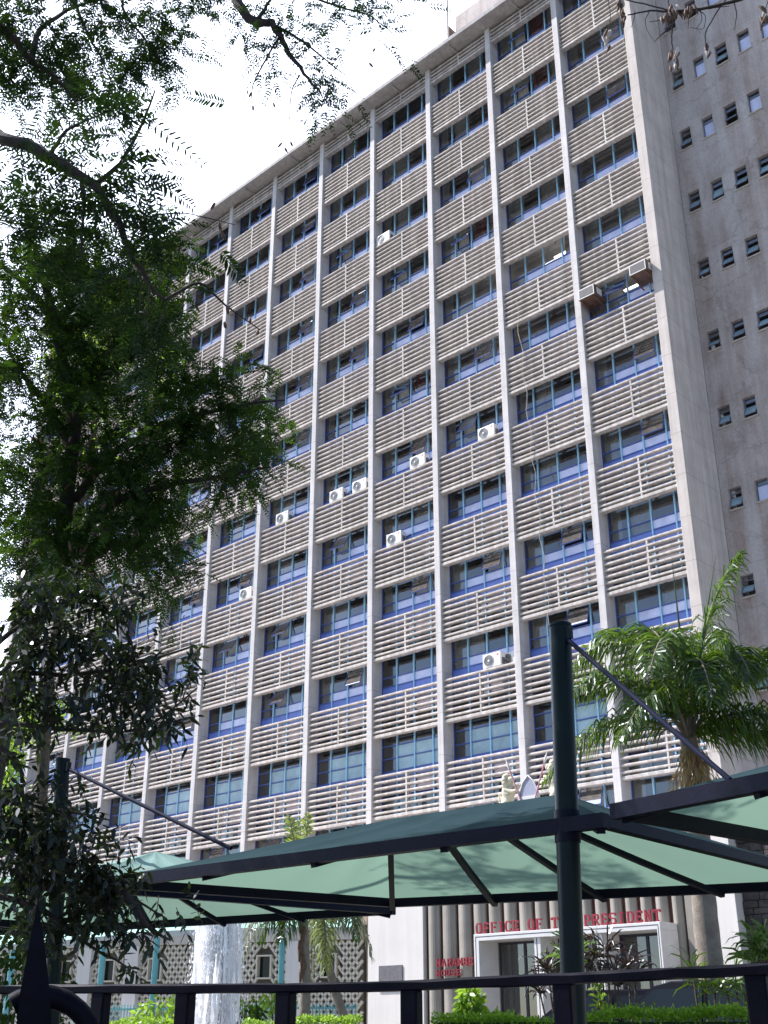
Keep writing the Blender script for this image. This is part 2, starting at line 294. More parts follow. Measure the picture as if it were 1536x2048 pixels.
class MB:
    """collects shapes and links them as ONE mesh object"""
    def __init__(s): s.v = []; s.f = []; s.m = []; s.mats = []; s.cur = 0; s.smooth = False; s.sm = []
    def mat(s, m):
        if m not in s.mats: s.mats.append(m)
        s.cur = s.mats.index(m); return s
    def add(s, vs, fs, smooth=False):
        b = len(s.v); s.v.extend([tuple(map(float, p)) for p in vs])
        for f in fs: s.f.append(tuple(i+b for i in f)); s.m.append(s.cur); s.sm.append(smooth)
        return s
    def box(s, x0, y0, z0, x1, y1, z1):
        vs = [(x0, y0, z0), (x1, y0, z0), (x1, y1, z0), (x0, y1, z0), (x0, y0, z1), (x1, y0, z1), (x1, y1, z1), (x0, y1, z1)]
        return s.add(vs, [(0, 3, 2, 1), (4, 5, 6, 7), (0, 1, 5, 4), (1, 2, 6, 5), (2, 3, 7, 6), (3, 0, 4, 7)])
    def beam(s, p, q, wd, ht, up=(0, 0, 1)):
        p = np.array(p, float); q = np.array(q, float); d = q-p; d /= np.linalg.norm(d)
        u = np.array(up, float)
        if abs(d@u) > 0.97: u = np.array([1.0, 0, 0])
        a = np.cross(d, u); a /= np.linalg.norm(a); b = np.cross(a, d)
        vs = []
        for e in (p, q):
            for i, j in ((-1, -1), (1, -1), (1, 1), (-1, 1)): vs.append(e+a*i*wd/2+b*j*ht/2)
        return s.add(vs, [(0, 3, 2, 1), (4, 5, 6, 7), (0, 1, 5, 4), (1, 2, 6, 5), (2, 3, 7, 6), (3, 0, 4, 7)])
    def tube(s, pts, rad, n=7, cap=True):
        pts = [np.array(p, float) for p in pts]
        if not hasattr(rad, '__len__'): rad = [rad]*len(pts)
        vs = []; ref = None
        for k, p in enumerate(pts):
            d = pts[min(k+1, len(pts)-1)]-pts[max(k-1, 0)]; d = d/(np.linalg.norm(d)+1e-9)
            if ref is None: ref = np.array([0, 0, 1.0]) if abs(d[2]) < 0.9 else np.array([1.0, 0, 0])
            a = np.cross(d, ref); a /= (np.linalg.norm(a)+1e-9); b = np.cross(a, d); ref = b
            for i in range(n):
                t = 2*math.pi*i/n; vs.append(p+(a*math.cos(t)+b*math.sin(t))*rad[k])
        fs = []
        for k in range(len(pts)-1):
            for i in range(n): fs.append((k*n+i, k*n+(i+1) % n, (k+1)*n+(i+1) % n, (k+1)*n+i))
        s.add(vs, fs, True)
        if cap: s.add(vs[:n], [tuple(range(n))[::-1]]); s.add(vs[-n:], [tuple(range(n))])
        return s
    def prism(s, poly, fn):
        """poly: list of (a,b); fn(a,b,k) -> point for k = 0/1"""
        n = len(poly); vs = [fn(a, b, 0) for a, b in poly]+[fn(a, b, 1) for a, b in poly]
        return s.add(vs, [tuple(range(n))[::-1], tuple(range(n, 2*n))]+[(i, (i+1) % n, n+(i+1) % n, n+i) for i in range(n)])
    def mesh(s, name):
        me = bpy.data.meshes.new(name); me.from_pydata(s.v, [], s.f)
        for m in s.mats: me.materials.append(M[m])
        me.polygons.foreach_set('material_index', s.m); me.polygons.foreach_set('use_smooth', s.sm); me.update()
        return me
    def build(s, name, parent=None, loc=None, bevel=0.0):
        o = bpy.data.objects.new(name, s.mesh(name)); link(o, parent)
        if loc is not None: o.location = loc
        if bevel: b = o.modifiers.new('bevel', 'BEVEL'); b.width = bevel; b.segments = 2; b.limit_method = 'ANGLE'
        return o
def box_part(name, parent, mat, *b, bevel=0.0): return MB().mat(mat).box(*b).build(name, parent, bevel=bevel)
def copyobj(o, parent=None, loc=None):
    c = o.copy(); COL.objects.link(c); c.parent = parent
    if loc is not None: c.location = loc
    return c
def rawmesh(name, V, nper, mat, parent=None, smooth=False):
    """V: (N, nper, 3) polygons of nper corners each"""
    n = V.shape[0]; me = bpy.data.meshes.new(name)
    me.vertices.add(n*nper); me.vertices.foreach_set('co', V.reshape(-1).astype(np.float32))
    me.loops.add(n*nper); me.loops.foreach_set('vertex_index', np.arange(n*nper, dtype=np.int32))
    me.polygons.add(n); me.polygons.foreach_set('loop_start', np.arange(0, n*nper, nper, dtype=np.int32))
    me.update(calc_edges=True); me.validate()
    me.materials.append(M[mat])
    o = bpy.data.objects.new(name, me); return link(o, parent)
def unit(a): return a/(np.linalg.norm(a, axis=-1, keepdims=True)+1e-9)
LEAF = np.array([(0, 0), (0.28, 0.5), (0.68, 0.42), (1, 0), (0.68, -0.42), (0.28, -0.5)])
def leaves(P, D, Nn, L, W, sag=0.0):
    """P base, D direction, Nn normal, L, W arrays -> (n,6,3)"""
    D = unit(D); S = unit(np.cross(D, Nn)); L = np.broadcast_to(L, P.shape[:1]); W = np.broadcast_to(W, P.shape[:1])
    t = LEAF[:, 0][None, :, None]; s = LEAF[:, 1][None, :, None]
    V = P[:, None, :] + D[:, None, :]*t*L[:, None, None] + S[:, None, :]*s*W[:, None, None]
    V[..., 2] -= sag*(LEAF[:, 0]**2)[None, :]*L[:, None]
    return V
def pinnate(P, D, U, L, pairs, ll, lw, droop=0.35, r=rng):
    """compound leaves: P,D,U (n,3), L (n,) -> leaflets (m,6,3)"""
    n = len(P); D = unit(D); S = unit(np.cross(D, U)); U = unit(np.cross(S, D)); out = []
    for k in range(1, pairs+1):
        t = k/pairs
        base = P+D*(L*t)[:, None]; base[:, 2] -= droop*L*t*t
        prof = 0.55+0.45*math.sin(math.pi*min(1, 0.18+0.8*t))
        dl = D.copy(); dl[:, 2] -= 2*droop*t; dl = unit(dl)
        for sg in (-1, 1):
            dd = unit(S*sg*0.85+dl*0.5+r.normal(0, 0.10, (n, 3))-np.array([0, 0, 0.12]))
            out.append(leaves(base+r.normal(0, 0.0015, (n, 3)), dd, unit(U+r.normal(0, 0.25, (n, 3))), ll*prof*r.uniform(0.85, 1.15, n), lw*prof*r.uniform(0.85, 1.15, n)))
    # the leaf stalk
    tip = D.copy(); tip[:, 2] -= droop*0.8
    st = leaves(P, tip, U, L*1.0, np.full(n, lw*0.35))
    out.append(st)
    return np.concatenate(out)

# ================================================================== ground
g = MB().mat('asphalt'); g.add([(-900, -900, 0), (900, -900, 0), (900, 900, 0), (-900, 900, 0)], [(0, 1, 2, 3)])
tag(g.build('street_ground'), kind='structure')
g = MB().mat('paving'); g.box(-70, -30.2, 0.004, 70, 60, 0.8)
tag(g.build('compound_ground'), kind='structure')
GZ = 0.8

# ================================================================== the office building
H, BW, Z0, NB = 3.3, 3.9007, 45.7825, 12
FWD = 0.33
bld = thing('office_building', (-23, 6, GZ), 'tall concrete office block with louvred sunshade panels and rows of blue framed windows', 'office building')
bl = (-np.array(bld.location))
OFF = Vector((-bld.location.x, -bld.location.y, -bld.location.z))
def bpart(mb, name, bevel=0.0, parent=None, loc=(0, 0, 0)):
    o = mb.build(name, parent or bld, bevel=bevel)
    o.location = (OFF if parent is None else Vector((0, 0, 0)))+Vector(loc)
    return o
TOPZ = 46.75
for i in range(1, NB+1):
    x1 = -i*BW
    b = MB().mat('fin').box(x1-FWD+0.035, -0.04, GZ, x1, 0.66, TOPZ)
    bpart(b, 'facade_fin', 0.012)
b = MB().mat('endwall').box(-0.62, 0.0, GZ, -0.19, 2.46, 60.0)
b2 = bpart(b, 'end_wall', 0.02)
b = MB().mat('roof').box(-NB*BW-1.2, -0.75, TOPZ, -0.63, 16, TOPZ+0.24).box(-NB*BW-1.1, -0.60, TOPZ+0.24, -0.63, -0.42, TOPZ+0.34)
bpart(b, 'roof_slab', 0.01)
for i in range(1, NB):
    b = MB().mat('roof').box(-i*BW+1.72, -0.62, TOPZ-0.10, -i*BW+1.80, 0.5, TOPZ-0.002); bpart(b, 'eaves_rib')
# floors, ceilings and the back of the offices
b = MB().mat('ceiling')
for j in range(-1, 14):
    z = Z0-j*H
    b.box(-NB*BW-FWD+0.002, 0.70, z-2.2, -0.625, 6.5, z-1.9)
b.mat('interior').box(-NB*BW-FWD, 6.5, GZ, -0.625, 15, TOPZ-0.003)
for i in range(1, NB+1, 2): b.box(-i*BW-0.1, 0.72, GZ+0.01, -i*BW, 6.49, TOPZ-0.004)
b.mat('endwall').box(-NB*BW-FWD-0.4, 0.02, GZ, -NB*BW-FWD-0.01, 15, TOPZ-0.002)
bpart(b, 'floor_structure')
fx = MB().mat('white_paint')
for j in range(0, 11):
    for i in range(1, NB+1):
        for q_ in (0.7, 2.4):
            fx.box(-i*BW+q_, 1.35, Z0-j*H+1.02, -i*BW+q_+1.2, 1.55, Z0-j*H+1.095); fx.box(-i*BW+q_, 2.75, Z0-j*H+1.02, -i*BW+q_+1.2, 2.95, Z0-j*H+1.095)
tag(bpart(fx, 'ceiling_fitting'), kind='stuff')
# rooftop room and its pillar
b = MB().mat('wing').box(-12.35, 3.0, TOPZ+0.245, -0.63, 10, 53.25)
bpart(b, 'rooftop_room', 0.03)
b = MB().mat('brown_metal').box(-12.95, 2.6, TOPZ+0.245, -12.5, 3.3, 52.4)
bpart(b, 'rooftop_pillar')

def slat_profile(h, d, y0):
    r = 0.018
    return [(y0, r), (y0, h-r), (y0+r, h), (y0+d, h), (y0+d, 0), (y0+r, 0)]
def panel_mesh(nsl, top=False):
    w_ = BW-FWD; b = MB().mat('slat')
    # fascia
    b.prism([(0.03, 0.012), (0.03, 0.11), (0.045, 0.125), (0.27, 0.125), (0.27, 0.0), (0.045, 0.0)], lambda a, c, k: (k*w_, a, c))
    for s in range(nsl):
        z = 0.243*(s+1)-0.035
        b.prism(slat_profile(0.082, 0.19, 0.03), lambda a, c, k, z=z: (k*w_, a, z+c))
    # stiffener
    ph = 0.243*nsl+0.05
    b.box(w_*0.505, 0.036, 0.126, w_*0.505+0.07, 0.09, ph)
    b.box(w_*0.505+0.01, 0.18, 0.126, w_*0.505+0.065, 0.25, ph)
    return b
meshes_panel = [panel_mesh(3).mesh('sunshade_panel'), panel_mesh(7).mesh('sunshade_panel')]

# window kit --------------------------------------------------------------
PW = BW-FWD
MULL = [0.0, 0.86, 1.83, 2.82, PW]
YG = 0.62
def win_frame(tall=False):
    b = MB()
    b.mat('mullion')
    for k, x in enumerate(MULL[1:4]): b.box(x-0.027, YG-0.06, -2.28, x+0.027, YG+0.02, 1.0)
    b.mat('transom')
    b.box(0.0, YG-0.05, -2.27, 0.03, YG+0.02, 0.99); b.box(PW-0.03, YG-0.05, -2.27, PW, YG+0.02, 0.99)
    rows = [-0.66, -1.06, 0.92] if not tall else [-0.28, -0.80, -1.32, 0.92]
    for z in rows:
        for a, c in zip(MULL[:-1], MULL[1:]):
            b.box(a+0.0272, YG-0.04, z-0.022, c-0.0272, YG+0.02, z+0.022)
    return b
def spandrel(tall=False):
    b = MB().mat('spandrel'); top = -1.085 if not tall else -1.345
    for a, c in zip(MULL[:-1], MULL[1:]): b.mat('spandrel').box(a+0.028, YG-0.012, -1.56, c-0.028, YG+0.05, top).mat('shaded_slab_edge').box(a+0.028, YG-0.016, -2.3, c-0.028, YG+0.05, -1.561)
    return b
def panes(variant, tall=False):
    """upper panes (some hinged open), lower panes clear or obscured"""
    r = random.Random(100+variant); b = MB()
    zt = -0.66 if not tall else -0.28
    for k, (a, c) in enumerate(zip(MULL[:-1], MULL[1:])):
        x0, x1 = a+0.03, c-0.03
        b.mat('glass')
        if not tall and k in (1, 2) and r.random() < 0.45:      # top hung sash pushed out
            ang = r.uniform(0.25, 0.55); hh = 0.62+0.92
            dz, dy = hh*math.cos(ang)*0.42, hh*math.sin(ang)*0.42
            b.add([(x0, YG-0.055, 0.02), (x1, YG-0.055, 0.02), (x1, YG-0.055-dy, 0.02-dz), (x0, YG-0.055-dy, 0.02-dz)], [(0, 1, 2, 3)])
            b.mat('transom')
            for xa in (x0, x1): b.beam((xa, YG-0.056, 0.02), (xa, YG-0.056-dy, 0.02-dz), 0.03, 0.03)
            b.beam((x0, YG-0.056-dy, 0.02-dz), (x1, YG-0.056-dy, 0.02-dz), 0.035, 0.035)
            b.mat('glass').add([(x0, YG, 0.02), (x1, YG, 0.02), (x1, YG, 0.89), (x0, YG, 0.89)], [(0, 1, 2, 3)])
        else:
            b.add([(x0, YG, zt+0.03), (x1, YG, zt+0.03), (x1, YG, 0.89), (x0, YG, 0.89)], [(0, 1, 2, 3)])
        if tall:
            for za, zb in ((-0.77, -0.31), (-1.29, -0.83)):
                b.mat('reflect_green' if k else 'glass')
                b.add([(x0, YG, za), (x1, YG, za), (x1, YG, zb), (x0, YG, zb)], [(0, 1, 2, 3)])
        else:
            b.mat('frost' if (k >= 1 and r.random() < 0.90) else 'glass')
            b.add([(x0, YG, -1.03), (x1, YG, -1.03), (x1, YG, -0.69), (x0, YG, -0.69)], [(0, 1, 2, 3)])
            if r.random() < 0.30 and k >= 1:
                xa = r.uniform(x0, x1-0.35); b.mat('paper').box(xa, YG+0.03, -1.02, xa+r.uniform(0.12, 0.34), YG+0.06, -1.02+r.uniform(0.1, 0.28))
    return b
def curtain(variant):
    r = random.Random(300+variant); out = []
    for k, (a, c) in enumerate(zip(MULL[:-1], MULL[1:])):
        if r.random() < (0.85 if k == 0 else 0.5):
            b = MB().mat('curtain_red' if r.random() < 0.08 else 'curtain')
            full = r.random() < 0.5
            x0, x1 = a+0.02, (c-0.02 if full else a+(c-a)*r.uniform(0.35, 0.7))
            n = 14; vs = []
            for q in range(n+1):
                x = x0+(x1-x0)*q/n; y = YG+0.16+0.035*math.sin(q*2.4+variant)+r.uniform(-.01, .01)
                vs += [(x, y, -1.05), (x, y, 1.0)]
            b.add(vs, [(2*q, 2*q+2, 2*q+3, 2*q+1) for q in range(n)], True); out.append(b.mesh('curtain'))
    return out
NV = 9
fr_me = win_frame().mesh('window'); fr_tall = win_frame(True).mesh('window')
sp_me = spandrel().mesh('spandrel_panel'); sp_tall = spandrel(True).mesh('spandrel_panel')
pn_me = [panes(v).mesh('glass_pane') for v in range(NV)]; pn_tall = [panes(50+v, True).mesh('glass_pane') for v in range(3)]
cu_me = [curtain(v) for v in range(NV)]
def obj_from(me, name, parent, loc):
    o = bpy.data.objects.new(name, me); link(o, parent); o.location = loc; return o
NR = 13                       # rows of windows 0..12
cells = [(i, j) for i in range(1, NB+1) for j in range(NR)]
def cellrank(c):
    i, j = c; x = -(i-0.5)*BW; z = Z0-j*H-0.5
    d = np.array([x, 0, z])-CAM; dep = d@FW; px = 768+FPX*(d@RT)/dep; py = 1024-FPX*(d@UP)/dep
    vis = (-60 < px < 1500) and (-60 < py < 1760)
    hid = px < 330 and py < 1350                  # behind the trees
    return (0 if vis and not hid else 1 if vis else 2, dep)
order = sorted(cells, key=cellrank)
own = set(order[:100]); rest = order[100:]
restP = MB(); restW = MB(); restG = MB(); restS = MB()
def merge(dst, me, loc):
    dst_m = [m_.name for m_ in me.materials]
    key = {v.name: k for k, v in M.items()}
    vs = [(v.co.x+loc[0], v.co.y+loc[1], v.co.z+loc[2]) for v in me.vertices]; b = len(dst.v); dst.v.extend(vs)
    for p in me.polygons:
        dst.mat(key[dst_m[p.material_index]]); dst.f.append(tuple(b+q for q in p.vertices)); dst.m.append(dst.cur); dst.sm.append(p.use_smooth)
for i, j in cells:
    loc = Vector((-i*BW, 0, Z0-j*H)); v = (i*5+j*7+(i*j) % 4) % NV; tall = j == 10 and i >= 2
    pm = meshes_panel[0 if j == 0 else 1]
    a_, b_, c_ = (fr_tall, sp_tall, pn_tall[(i+j) % 3]) if tall else (fr_me, sp_me, pn_me[v])
    if (i, j) in own:
        obj_from(pm, 'sunshade_panel', bld, loc+OFF)
        wn = obj_from(a_, 'window', bld, loc+OFF)
        obj_from(b_, 'spandrel_panel', wn, (0, 0, 0)); obj_from(c_, 'glass_pane', wn, (0, 0, 0))
        if not tall:
            for cm_ in cu_me[v]: obj_from(cm_, 'curtain', wn, (0, 0, 0))
    else:
        merge(restP, pm, loc); merge(restW, a_, loc); merge(restG, c_, loc); merge(restS, b_, loc)
tag(bpart(restP, 'sunshade_panel'), kind='stuff'); rw = tag(bpart(restW, 'window'), kind='stuff')
bpart(restG, 'glass_pane', parent=rw); bpart(restS, 'spandrel_panel', parent=rw)
# lit ceiling tubes seen through four windows
b = MB().mat('tube')
for px, py in ((1108, 522), (1128, 506), (1270, 572), (996, 592), (1005, 715)):
    q = onY(px, py, 1.6); b.box(q[0]-0.5, 1.55, q[2]-0.03, q[0]+0.5, 1.65, q[2]+0.03)
bpart(b, 'ceiling_light')

# ================================================================== wing with small windows
wing = thing('stair_tower', (6, 2.8, GZ), 'grey brown weathered concrete tower wall with small square windows', 'building')
WO = Vector((-6, -2.8, -GZ)); YW = 2.45
rows = [(43.45, 1.05), (40.10, 1.08), (36.78, 1.05), (33.45, 1.0), (30.03, 0.9), (26.65, 0.86), (23.27, 0.85), (19.87, 0.84), (16.46, 0.80), (13.08, 0.8), (9.7, 0.8), (6.4, 0.8)]
holes = []
for zt, hh in rows:
    for k in range(9): holes.append((0.12+1.035*k, 0.12+1.035*k+(0.50 if k < 2 else 0.53), zt-hh, zt, k))
xs = sorted({-0.18, 14.0} | {h[0] for h in holes} | {h[1] for h in holes}); zs = sorted({GZ, 60.0} | {h[2] for h in holes} | {h[3] for h in holes})
hs = {(round(h[0], 4), round(h[2], 4)) for h in holes}
b = MB().mat('wing')
for a, c in zip(xs[:-1], xs[1:]):
    for e, f in zip(zs[:-1], zs[1:]):
        if (round(a, 4), round(e, 4)) in hs: continue
        b.add([(a, YW, e), (c, YW, e), (c, YW, f), (a, YW, f)], [(0, 1, 2, 3)])
for x0, x1, z0, z1, k in holes:
    Y2 = YW+0.22
    b.add([(x0, YW, z0), (x0, Y2, z0), (x0, Y2, z1), (x0, YW, z1), (x1, YW, z0), (x1, Y2, z0), (x1, Y2, z1), (x1, YW, z1)],
          [(0, 1, 2, 3), (5, 4, 7, 6), (3, 2, 6, 7), (0, 4, 5, 1)])
b.add([(-0.18, YW, 60), (14, YW, 60), (14, 12, 60), (-0.18, 12, 60), (14, YW, GZ), (14, 12, GZ)], [(0, 1, 2, 3), (1, 4, 5, 2)])
b.mat('interior').box(-0.17, YW+1.2, GZ, 13.9, YW+1.4, 59.9)
wl = b.build('wall', wing); wl.location = WO
for x0, x1, z0, z1, k in holes:
    r = random.Random(int(x0*100+z0*31)); cw = x1-x0; ch = z1-z0
    f = MB().mat('grey_frame'); yb = YW+0.12
    f.box(x0+0.001, yb, z0+0.001, x0+0.035, yb+0.05, z1-0.001).box(x1-0.035, yb, z0+0.001, x1-0.001, yb+0.05, z1-0.001)
    f.box(x0+0.036, yb, z1-0.04, x1-0.036, yb+0.05, z1-0.001).box(x0+0.036, yb, z0+0.001, x1-0.036, yb+0.05, z0+0.04)
    f.box(x0+0.036, yb, z1-0.26*ch, x1-0.036, yb+0.04, z1-0.26*ch+0.03)
    fo = f.build('window', wing); fo.location = WO
    gp = MB(); kind = r.random()
    gp.mat('glass').add([(x0+.04, yb+.02, z1-.25*ch), (x1-.04, yb+.02, z1-.25*ch), (x1-.04, yb+.02, z1-.04), (x0+.04, yb+.02, z1-.04)], [(0, 1, 2, 3)])
    if kind < 0.72:      # lower sash swung out on its middle
        an = r.uniform(0.5, 0.95); c0 = z0+0.36*ch; hl = 0.33*ch
        dy, dz = math.sin(an)*hl, math.cos(an)*hl
        gp.mat('reflect_green').add([(x0+.04, yb+dy*0.3, c0+dz), (x1-.04, yb+dy*0.3, c0+dz), (x1-.04, yb-dy, c0-dz), (x0+.04, yb-dy, c0-dz)], [(0, 1, 2, 3)])
        gp.mat('grey_frame').beam((x0+.03, yb-dy, c0-dz), (x1-.03, yb-dy, c0-dz), .03, .03).beam((x0+.03, yb-dy, c0-dz), (x0+.03, yb+dy*.3, c0+dz), .03, .03).beam((x1-.03, yb-dy, c0-dz), (x1-.03, yb+dy*.3, c0+dz), .03, .03)
    else:
        gp.mat('frost').add([(x0+.04, yb+.02, z0+.04), (x1-.04, yb+.02, z0+.04), (x1-.04, yb+.02, z1-.27*ch), (x0+.04, yb+.02, z1-.27*ch)], [(0, 1, 2, 3)])
    gp.build('glass_pane', fo)
    MB().mat('cream').box(x0-0.05, YW-0.05, z0-0.06, x1+0.05, YW+0.10, z0-0.002).build('sill', fo)
q = onY(1347, 186, YW+0.6); tb = MB().mat('tube').box(q[0]-0.2, YW+0.6, q[2]-.03, q[0]+0.2, YW+0.66, q[2]+.03).build('ceiling_light', wing); tb.location = WO

# ================================================================== air conditioners
def ac_unit(label):
    t_ = thing('air_conditioner', (0, 0, 0), label, 'air conditioner', 'split air conditioner units standing on the sunshade panels')
    MB().mat('ac_white').box(-0.44, 0, 0.03, 0.44, 0.32, 0.58).box(-0.36, 0.04, 0.0, -0.28, 0.28, 0.03).box(0.28, 0.04, 0.0, 0.36, 0.28, 0.03).build('casing', t_, bevel=0.012)
    gmb = MB().mat('ac_grey'); n = 28; cx, cz, R = -0.14, 0.305, 0.225
    gmb.add([(cx, -0.006, cz)]+[(cx+R*math.cos(2*math.pi*k/n), -0.006, cz+R*math.sin(2*math.pi*k/n)) for k in range(n)], [(0, 1+k, 1+(k+1) % n) for k in range(n)])
    gr = gmb.build('fan_grille', t_)
    g2 = MB().mat('ac_white')
    for rr in (0.06, 0.12, 0.18, 0.225):
        pts = [(cx+rr*math.cos(2*math.pi*k/24), -0.012, cz+rr*math.sin(2*math.pi*k/24)) for k in range(25)]; g2.tube(pts, 0.004 if rr < .2 else .008, 4)
    g2.add([(cx+0.045*math.cos(2*math.pi*k/14), -0.016, cz+0.045*math.sin(2*math.pi*k/14)) for k in range(14)], [tuple(range(14))])
    g2.build('wire_guard', gr)
    MB().mat('ac_red').add([(0.30+0.035*math.cos(2*math.pi*k/14), -0.004, 0.48+0.035*math.sin(2*math.pi*k/14)) for k in range(14)], [tuple(range(14))]).build('badge', t_)
    MB().mat('ac_grey').box(0.442, 0.08, 0.10, 0.47, 0.24, 0.36).build('valve_cover', t_)
    MB().mat('cable').tube([(0.46, 0.16, 0.2), (0.56, 0.2, 0.22), (0.60, 0.36, 0.42), (0.60, 0.55, 0.5)], 0.018, 6).build('pipe', t_)
    return t_
acs = [((967, 868), 'white air conditioner unit alone in the third bay from the broad end wall, mid height'),
       ((830, 922), 'white air conditioner unit one bay left and slightly below the highest nearby unit'),
       ((714, 970), 'white air conditioner unit, right one of the pair sharing one bay'),
       ((668, 990), 'white air conditioner unit, left one of the pair sharing one bay'),
       ((560, 1036), 'white air conditioner unit at the left of its bay, below the pair'),
       ((783, 1078), 'white air conditioner unit tight against a fin, one floor below the central pair'),
       ((487, 1187), 'white air conditioner unit at the right edge of its bay, lower left of the facade'),
       ((276, 1156), 'white air conditioner unit half hidden by the leafy branches on the left'),
       ((978, 1322), 'white air conditioner unit lowest on the facade, showing its red badge'),
       ((1004, 1316), 'white air conditioner unit tucked behind the lowest one in the same bay'),
       ((762, 468), 'white air conditioner unit highest on the facade, three floors below the roof')]
proto = None
for n_, ((px, py), lab) in enumerate(acs):
    q = onY(px, py, 0.05); j = int(round((Z0+1.4-q[2])/H)); zb = Z0-j*H+0.243*7+0.045
    jj = min(range(14), key=lambda J: abs(Z0-J*H+1.75-(q[2]-0.25))); zb = Z0-jj*H+0.243*7+0.046
    loc = (q[0]+0.12, 0.06 if n_ != 9 else 0.42, zb)
    if proto is None: proto = ac_unit(lab); proto.location = loc
    else:
        c = copyobj(proto, None, loc); c['label'] = lab
        for ch in proto.children:
            d_ = copyobj(ch, c)
            for gg in ch.children: copyobj(gg, d_)
for px, py, lab in ((1186, 588, 'rusty brown box air conditioner jutting out beside a fin'), (1296, 528, 'rusty brown box air conditioner jutting out against the broad end wall')):
    q = onY(px, py, -0.05); zt = Z0-5*H-0.06
    x0 = -BW+0.10 if px < 1250 else -1.42
    t_ = thing('window_air_conditioner', (x0+0.38, 0.3, zt-0.62), lab, 'air conditioner', 'box air conditioners hung in the windows')
    MB().mat('brown_metal').box(-0.38, -0.62, 0, 0.38, 0.3, 0.5).build('casing', t_, bevel=0.015)
    MB().mat('ac_white').box(-0.36, -0.635, 0.03, 0.36, -0.622, 0.06).box(-0.36, -0.635, 0.44, 0.36, -0.622, 0.47).box(-0.36, -0.635, 0.061, -0.33, -0.622, 0.439).box(0.33, -0.635, 0.061, 0.36, -0.622, 0.439).build('front_frame', t_)
    f = MB().mat('ac_grey')
    for k in range(9): f.box(-0.325, -0.632, 0.075+k*0.041, 0.325, -0.622, 0.10+k*0.041)
    f.build('grille', t_)
    MB().mat('ac_white').box(0.381, -0.45, 0.12, 0.388, -0.1, 0.42).build('side_vent', t_)
    for xb in (-.3, .3): MB().mat('brown_metal').beam((xb, -0.55, -0.02), (xb, 0.28, -0.22), .04, .04).build('bracket', t_)
# loose cables on the facade
def wire(name, pts, r_, label, cat='cable', mat='cable'):
    P_ = np.array(pts, float); b_ = MB().mat(mat).tube(P_-P_[-1], r_, 5); o = b_.build(name); o.location = P_[-1]
    return tag(o, label, cat, 'loose wires hanging on the facade')
wp = []
for k in range(40):
    py = 600+k*17; px = 1032+(py-600)*0.105+3*math.sin(k*1.3)
    wp.append(onY(px, py, -0.03))
wire('hanging_cable', wp, 0.012, 'thin pale cable hanging down the second column of panels from the broad end wall', mat='cream')
wp = [onY(950+k*0.9, 30+k*3.2, -0.7+k*0.0) for k in range(12)]
# ================================================================== rooftop mast and aerials
def rooftop(px, ytop, ybot, Y, r_, name, label, cat, mat):
    lo = onY(px+2, ybot, Y); hi = onY(px, ytop, Y); lo[2] = TOPZ+0.25
    o = MB().mat(mat).tube([(0, 0, 0), tuple((hi-lo)*np.array([1, 1, 1]))], [r_, r_*0.7], 8).build(name); o.location = lo
    return tag(o, label, cat)
o = rooftop(893, -60, 88, 1.5, 0.075, 'flag_mast', 'white pole on the roof edge in front of the rooftop room', 'mast', 'white_paint')
for k, (px, y0, y1, lab) in enumerate(((461, 352, 392, 'thin aerial on the roof edge, tall dotted one farthest left'), (497, 334, 372, 'thin aerial on the roof edge with a small bulb, middle of three'), (530, 326, 348, 'thin aerial on the roof edge, short one nearest the tall pole'))):
    a_ = rooftop(px, y0, y1, 0.6, 0.02, 'roof_aerial', lab, 'aerial', 'chrome')
    MB().mat('chrome').tube([(-0.25, 0, 1.6), (0.25, 0, 1.6)], 0.012, 5).tube([(-0.18, 0, 1.3), (0.18, 0, 1.3)], 0.012, 5).build('crossbar', a_)

# ================================================================== entrance porch
YP, YF = -5.1, -6.0
porch = thing('entrance_porch', (-3, -3, GZ), 'low entrance block with fluted wall, white portal frame and glass doors', 'building')
PO = Vector((3, 3, -GZ))
def ppart(mb, name, bevel=0.0, parent=None):
    o = mb.build(name, parent or porch, bevel=bevel); o.location = PO if parent is None else (0, 0, 0); return o
PT = 7.3
xl = onY(850, 1900, YP)[0]; xw = onY(738, 1900, YP)[0]; xr = onY(1368, 1850, YP)[0]
pl, pr = onY(948, 1900, YF)[0], onY(1322, 1870, YF)[0]; ptop = onY(1130, 1856, YF)[2]
ppart(MB().mat('white_wall').box(xw, YP-0.05, GZ, xl-0.03, -0.2, PT), 'white_wall', 0.01)
ppart(MB().mat('cream').box(xw-0.45, YP+0.35, GZ, xw-0.002, -0.3, PT-0.8), 'corner_pier')
fl = MB()
st = [onY(820+x/2.145, 1820, YP)[0] for x in (60, 122, 190, 255, 320, 385, 450, 518, 580, 648, 712, 775, 840, 905, 970, 1035, 1105, 1170)]
fl.mat('brown_strip').box(xl-0.025, YP+0.12, GZ, pl+0.3, YP+0.3, PT-0.02).box(pl+0.301, YP+0.12, ptop-0.2, pr-0.101, YP+0.3, PT-0.021).box(pr-0.1, YP+0.12, GZ, xr+0.6, YP+0.3, PT-0.02)
for a, c in zip(st[:-1], st[1:]):
    m_ = 0.125; x0, x1 = a+m_, c-0.015; n = 7
    # each flute: a shallow curved pilaster
    prof = [(x0, YP+0.12)]+[(x0+(x1-x0)*k/n, YP+0.05-0.10*math.sin(math.pi*k/n)) for k in range(n+1)]+[(x1, YP+0.12)]
    fl.mat('flute').prism(prof, lambda a_, b_, k, zb=(ptop-0.2 if pl+0.1 < (x0+x1)/2 < pr-0.05 else GZ): (a_, b_, zb if k == 0 else PT-0.03))
fl.mat('flute').box(st[-1]+0.08, YP, GZ, xr+0.62, YP+0.119, PT-0.03)
ppart(fl, 'fluted_wall')
ppart(MB().mat('roof').box(xw+0.01, YP-0.25, PT, 4.2, -0.15, PT+0.18), 'porch_roof')
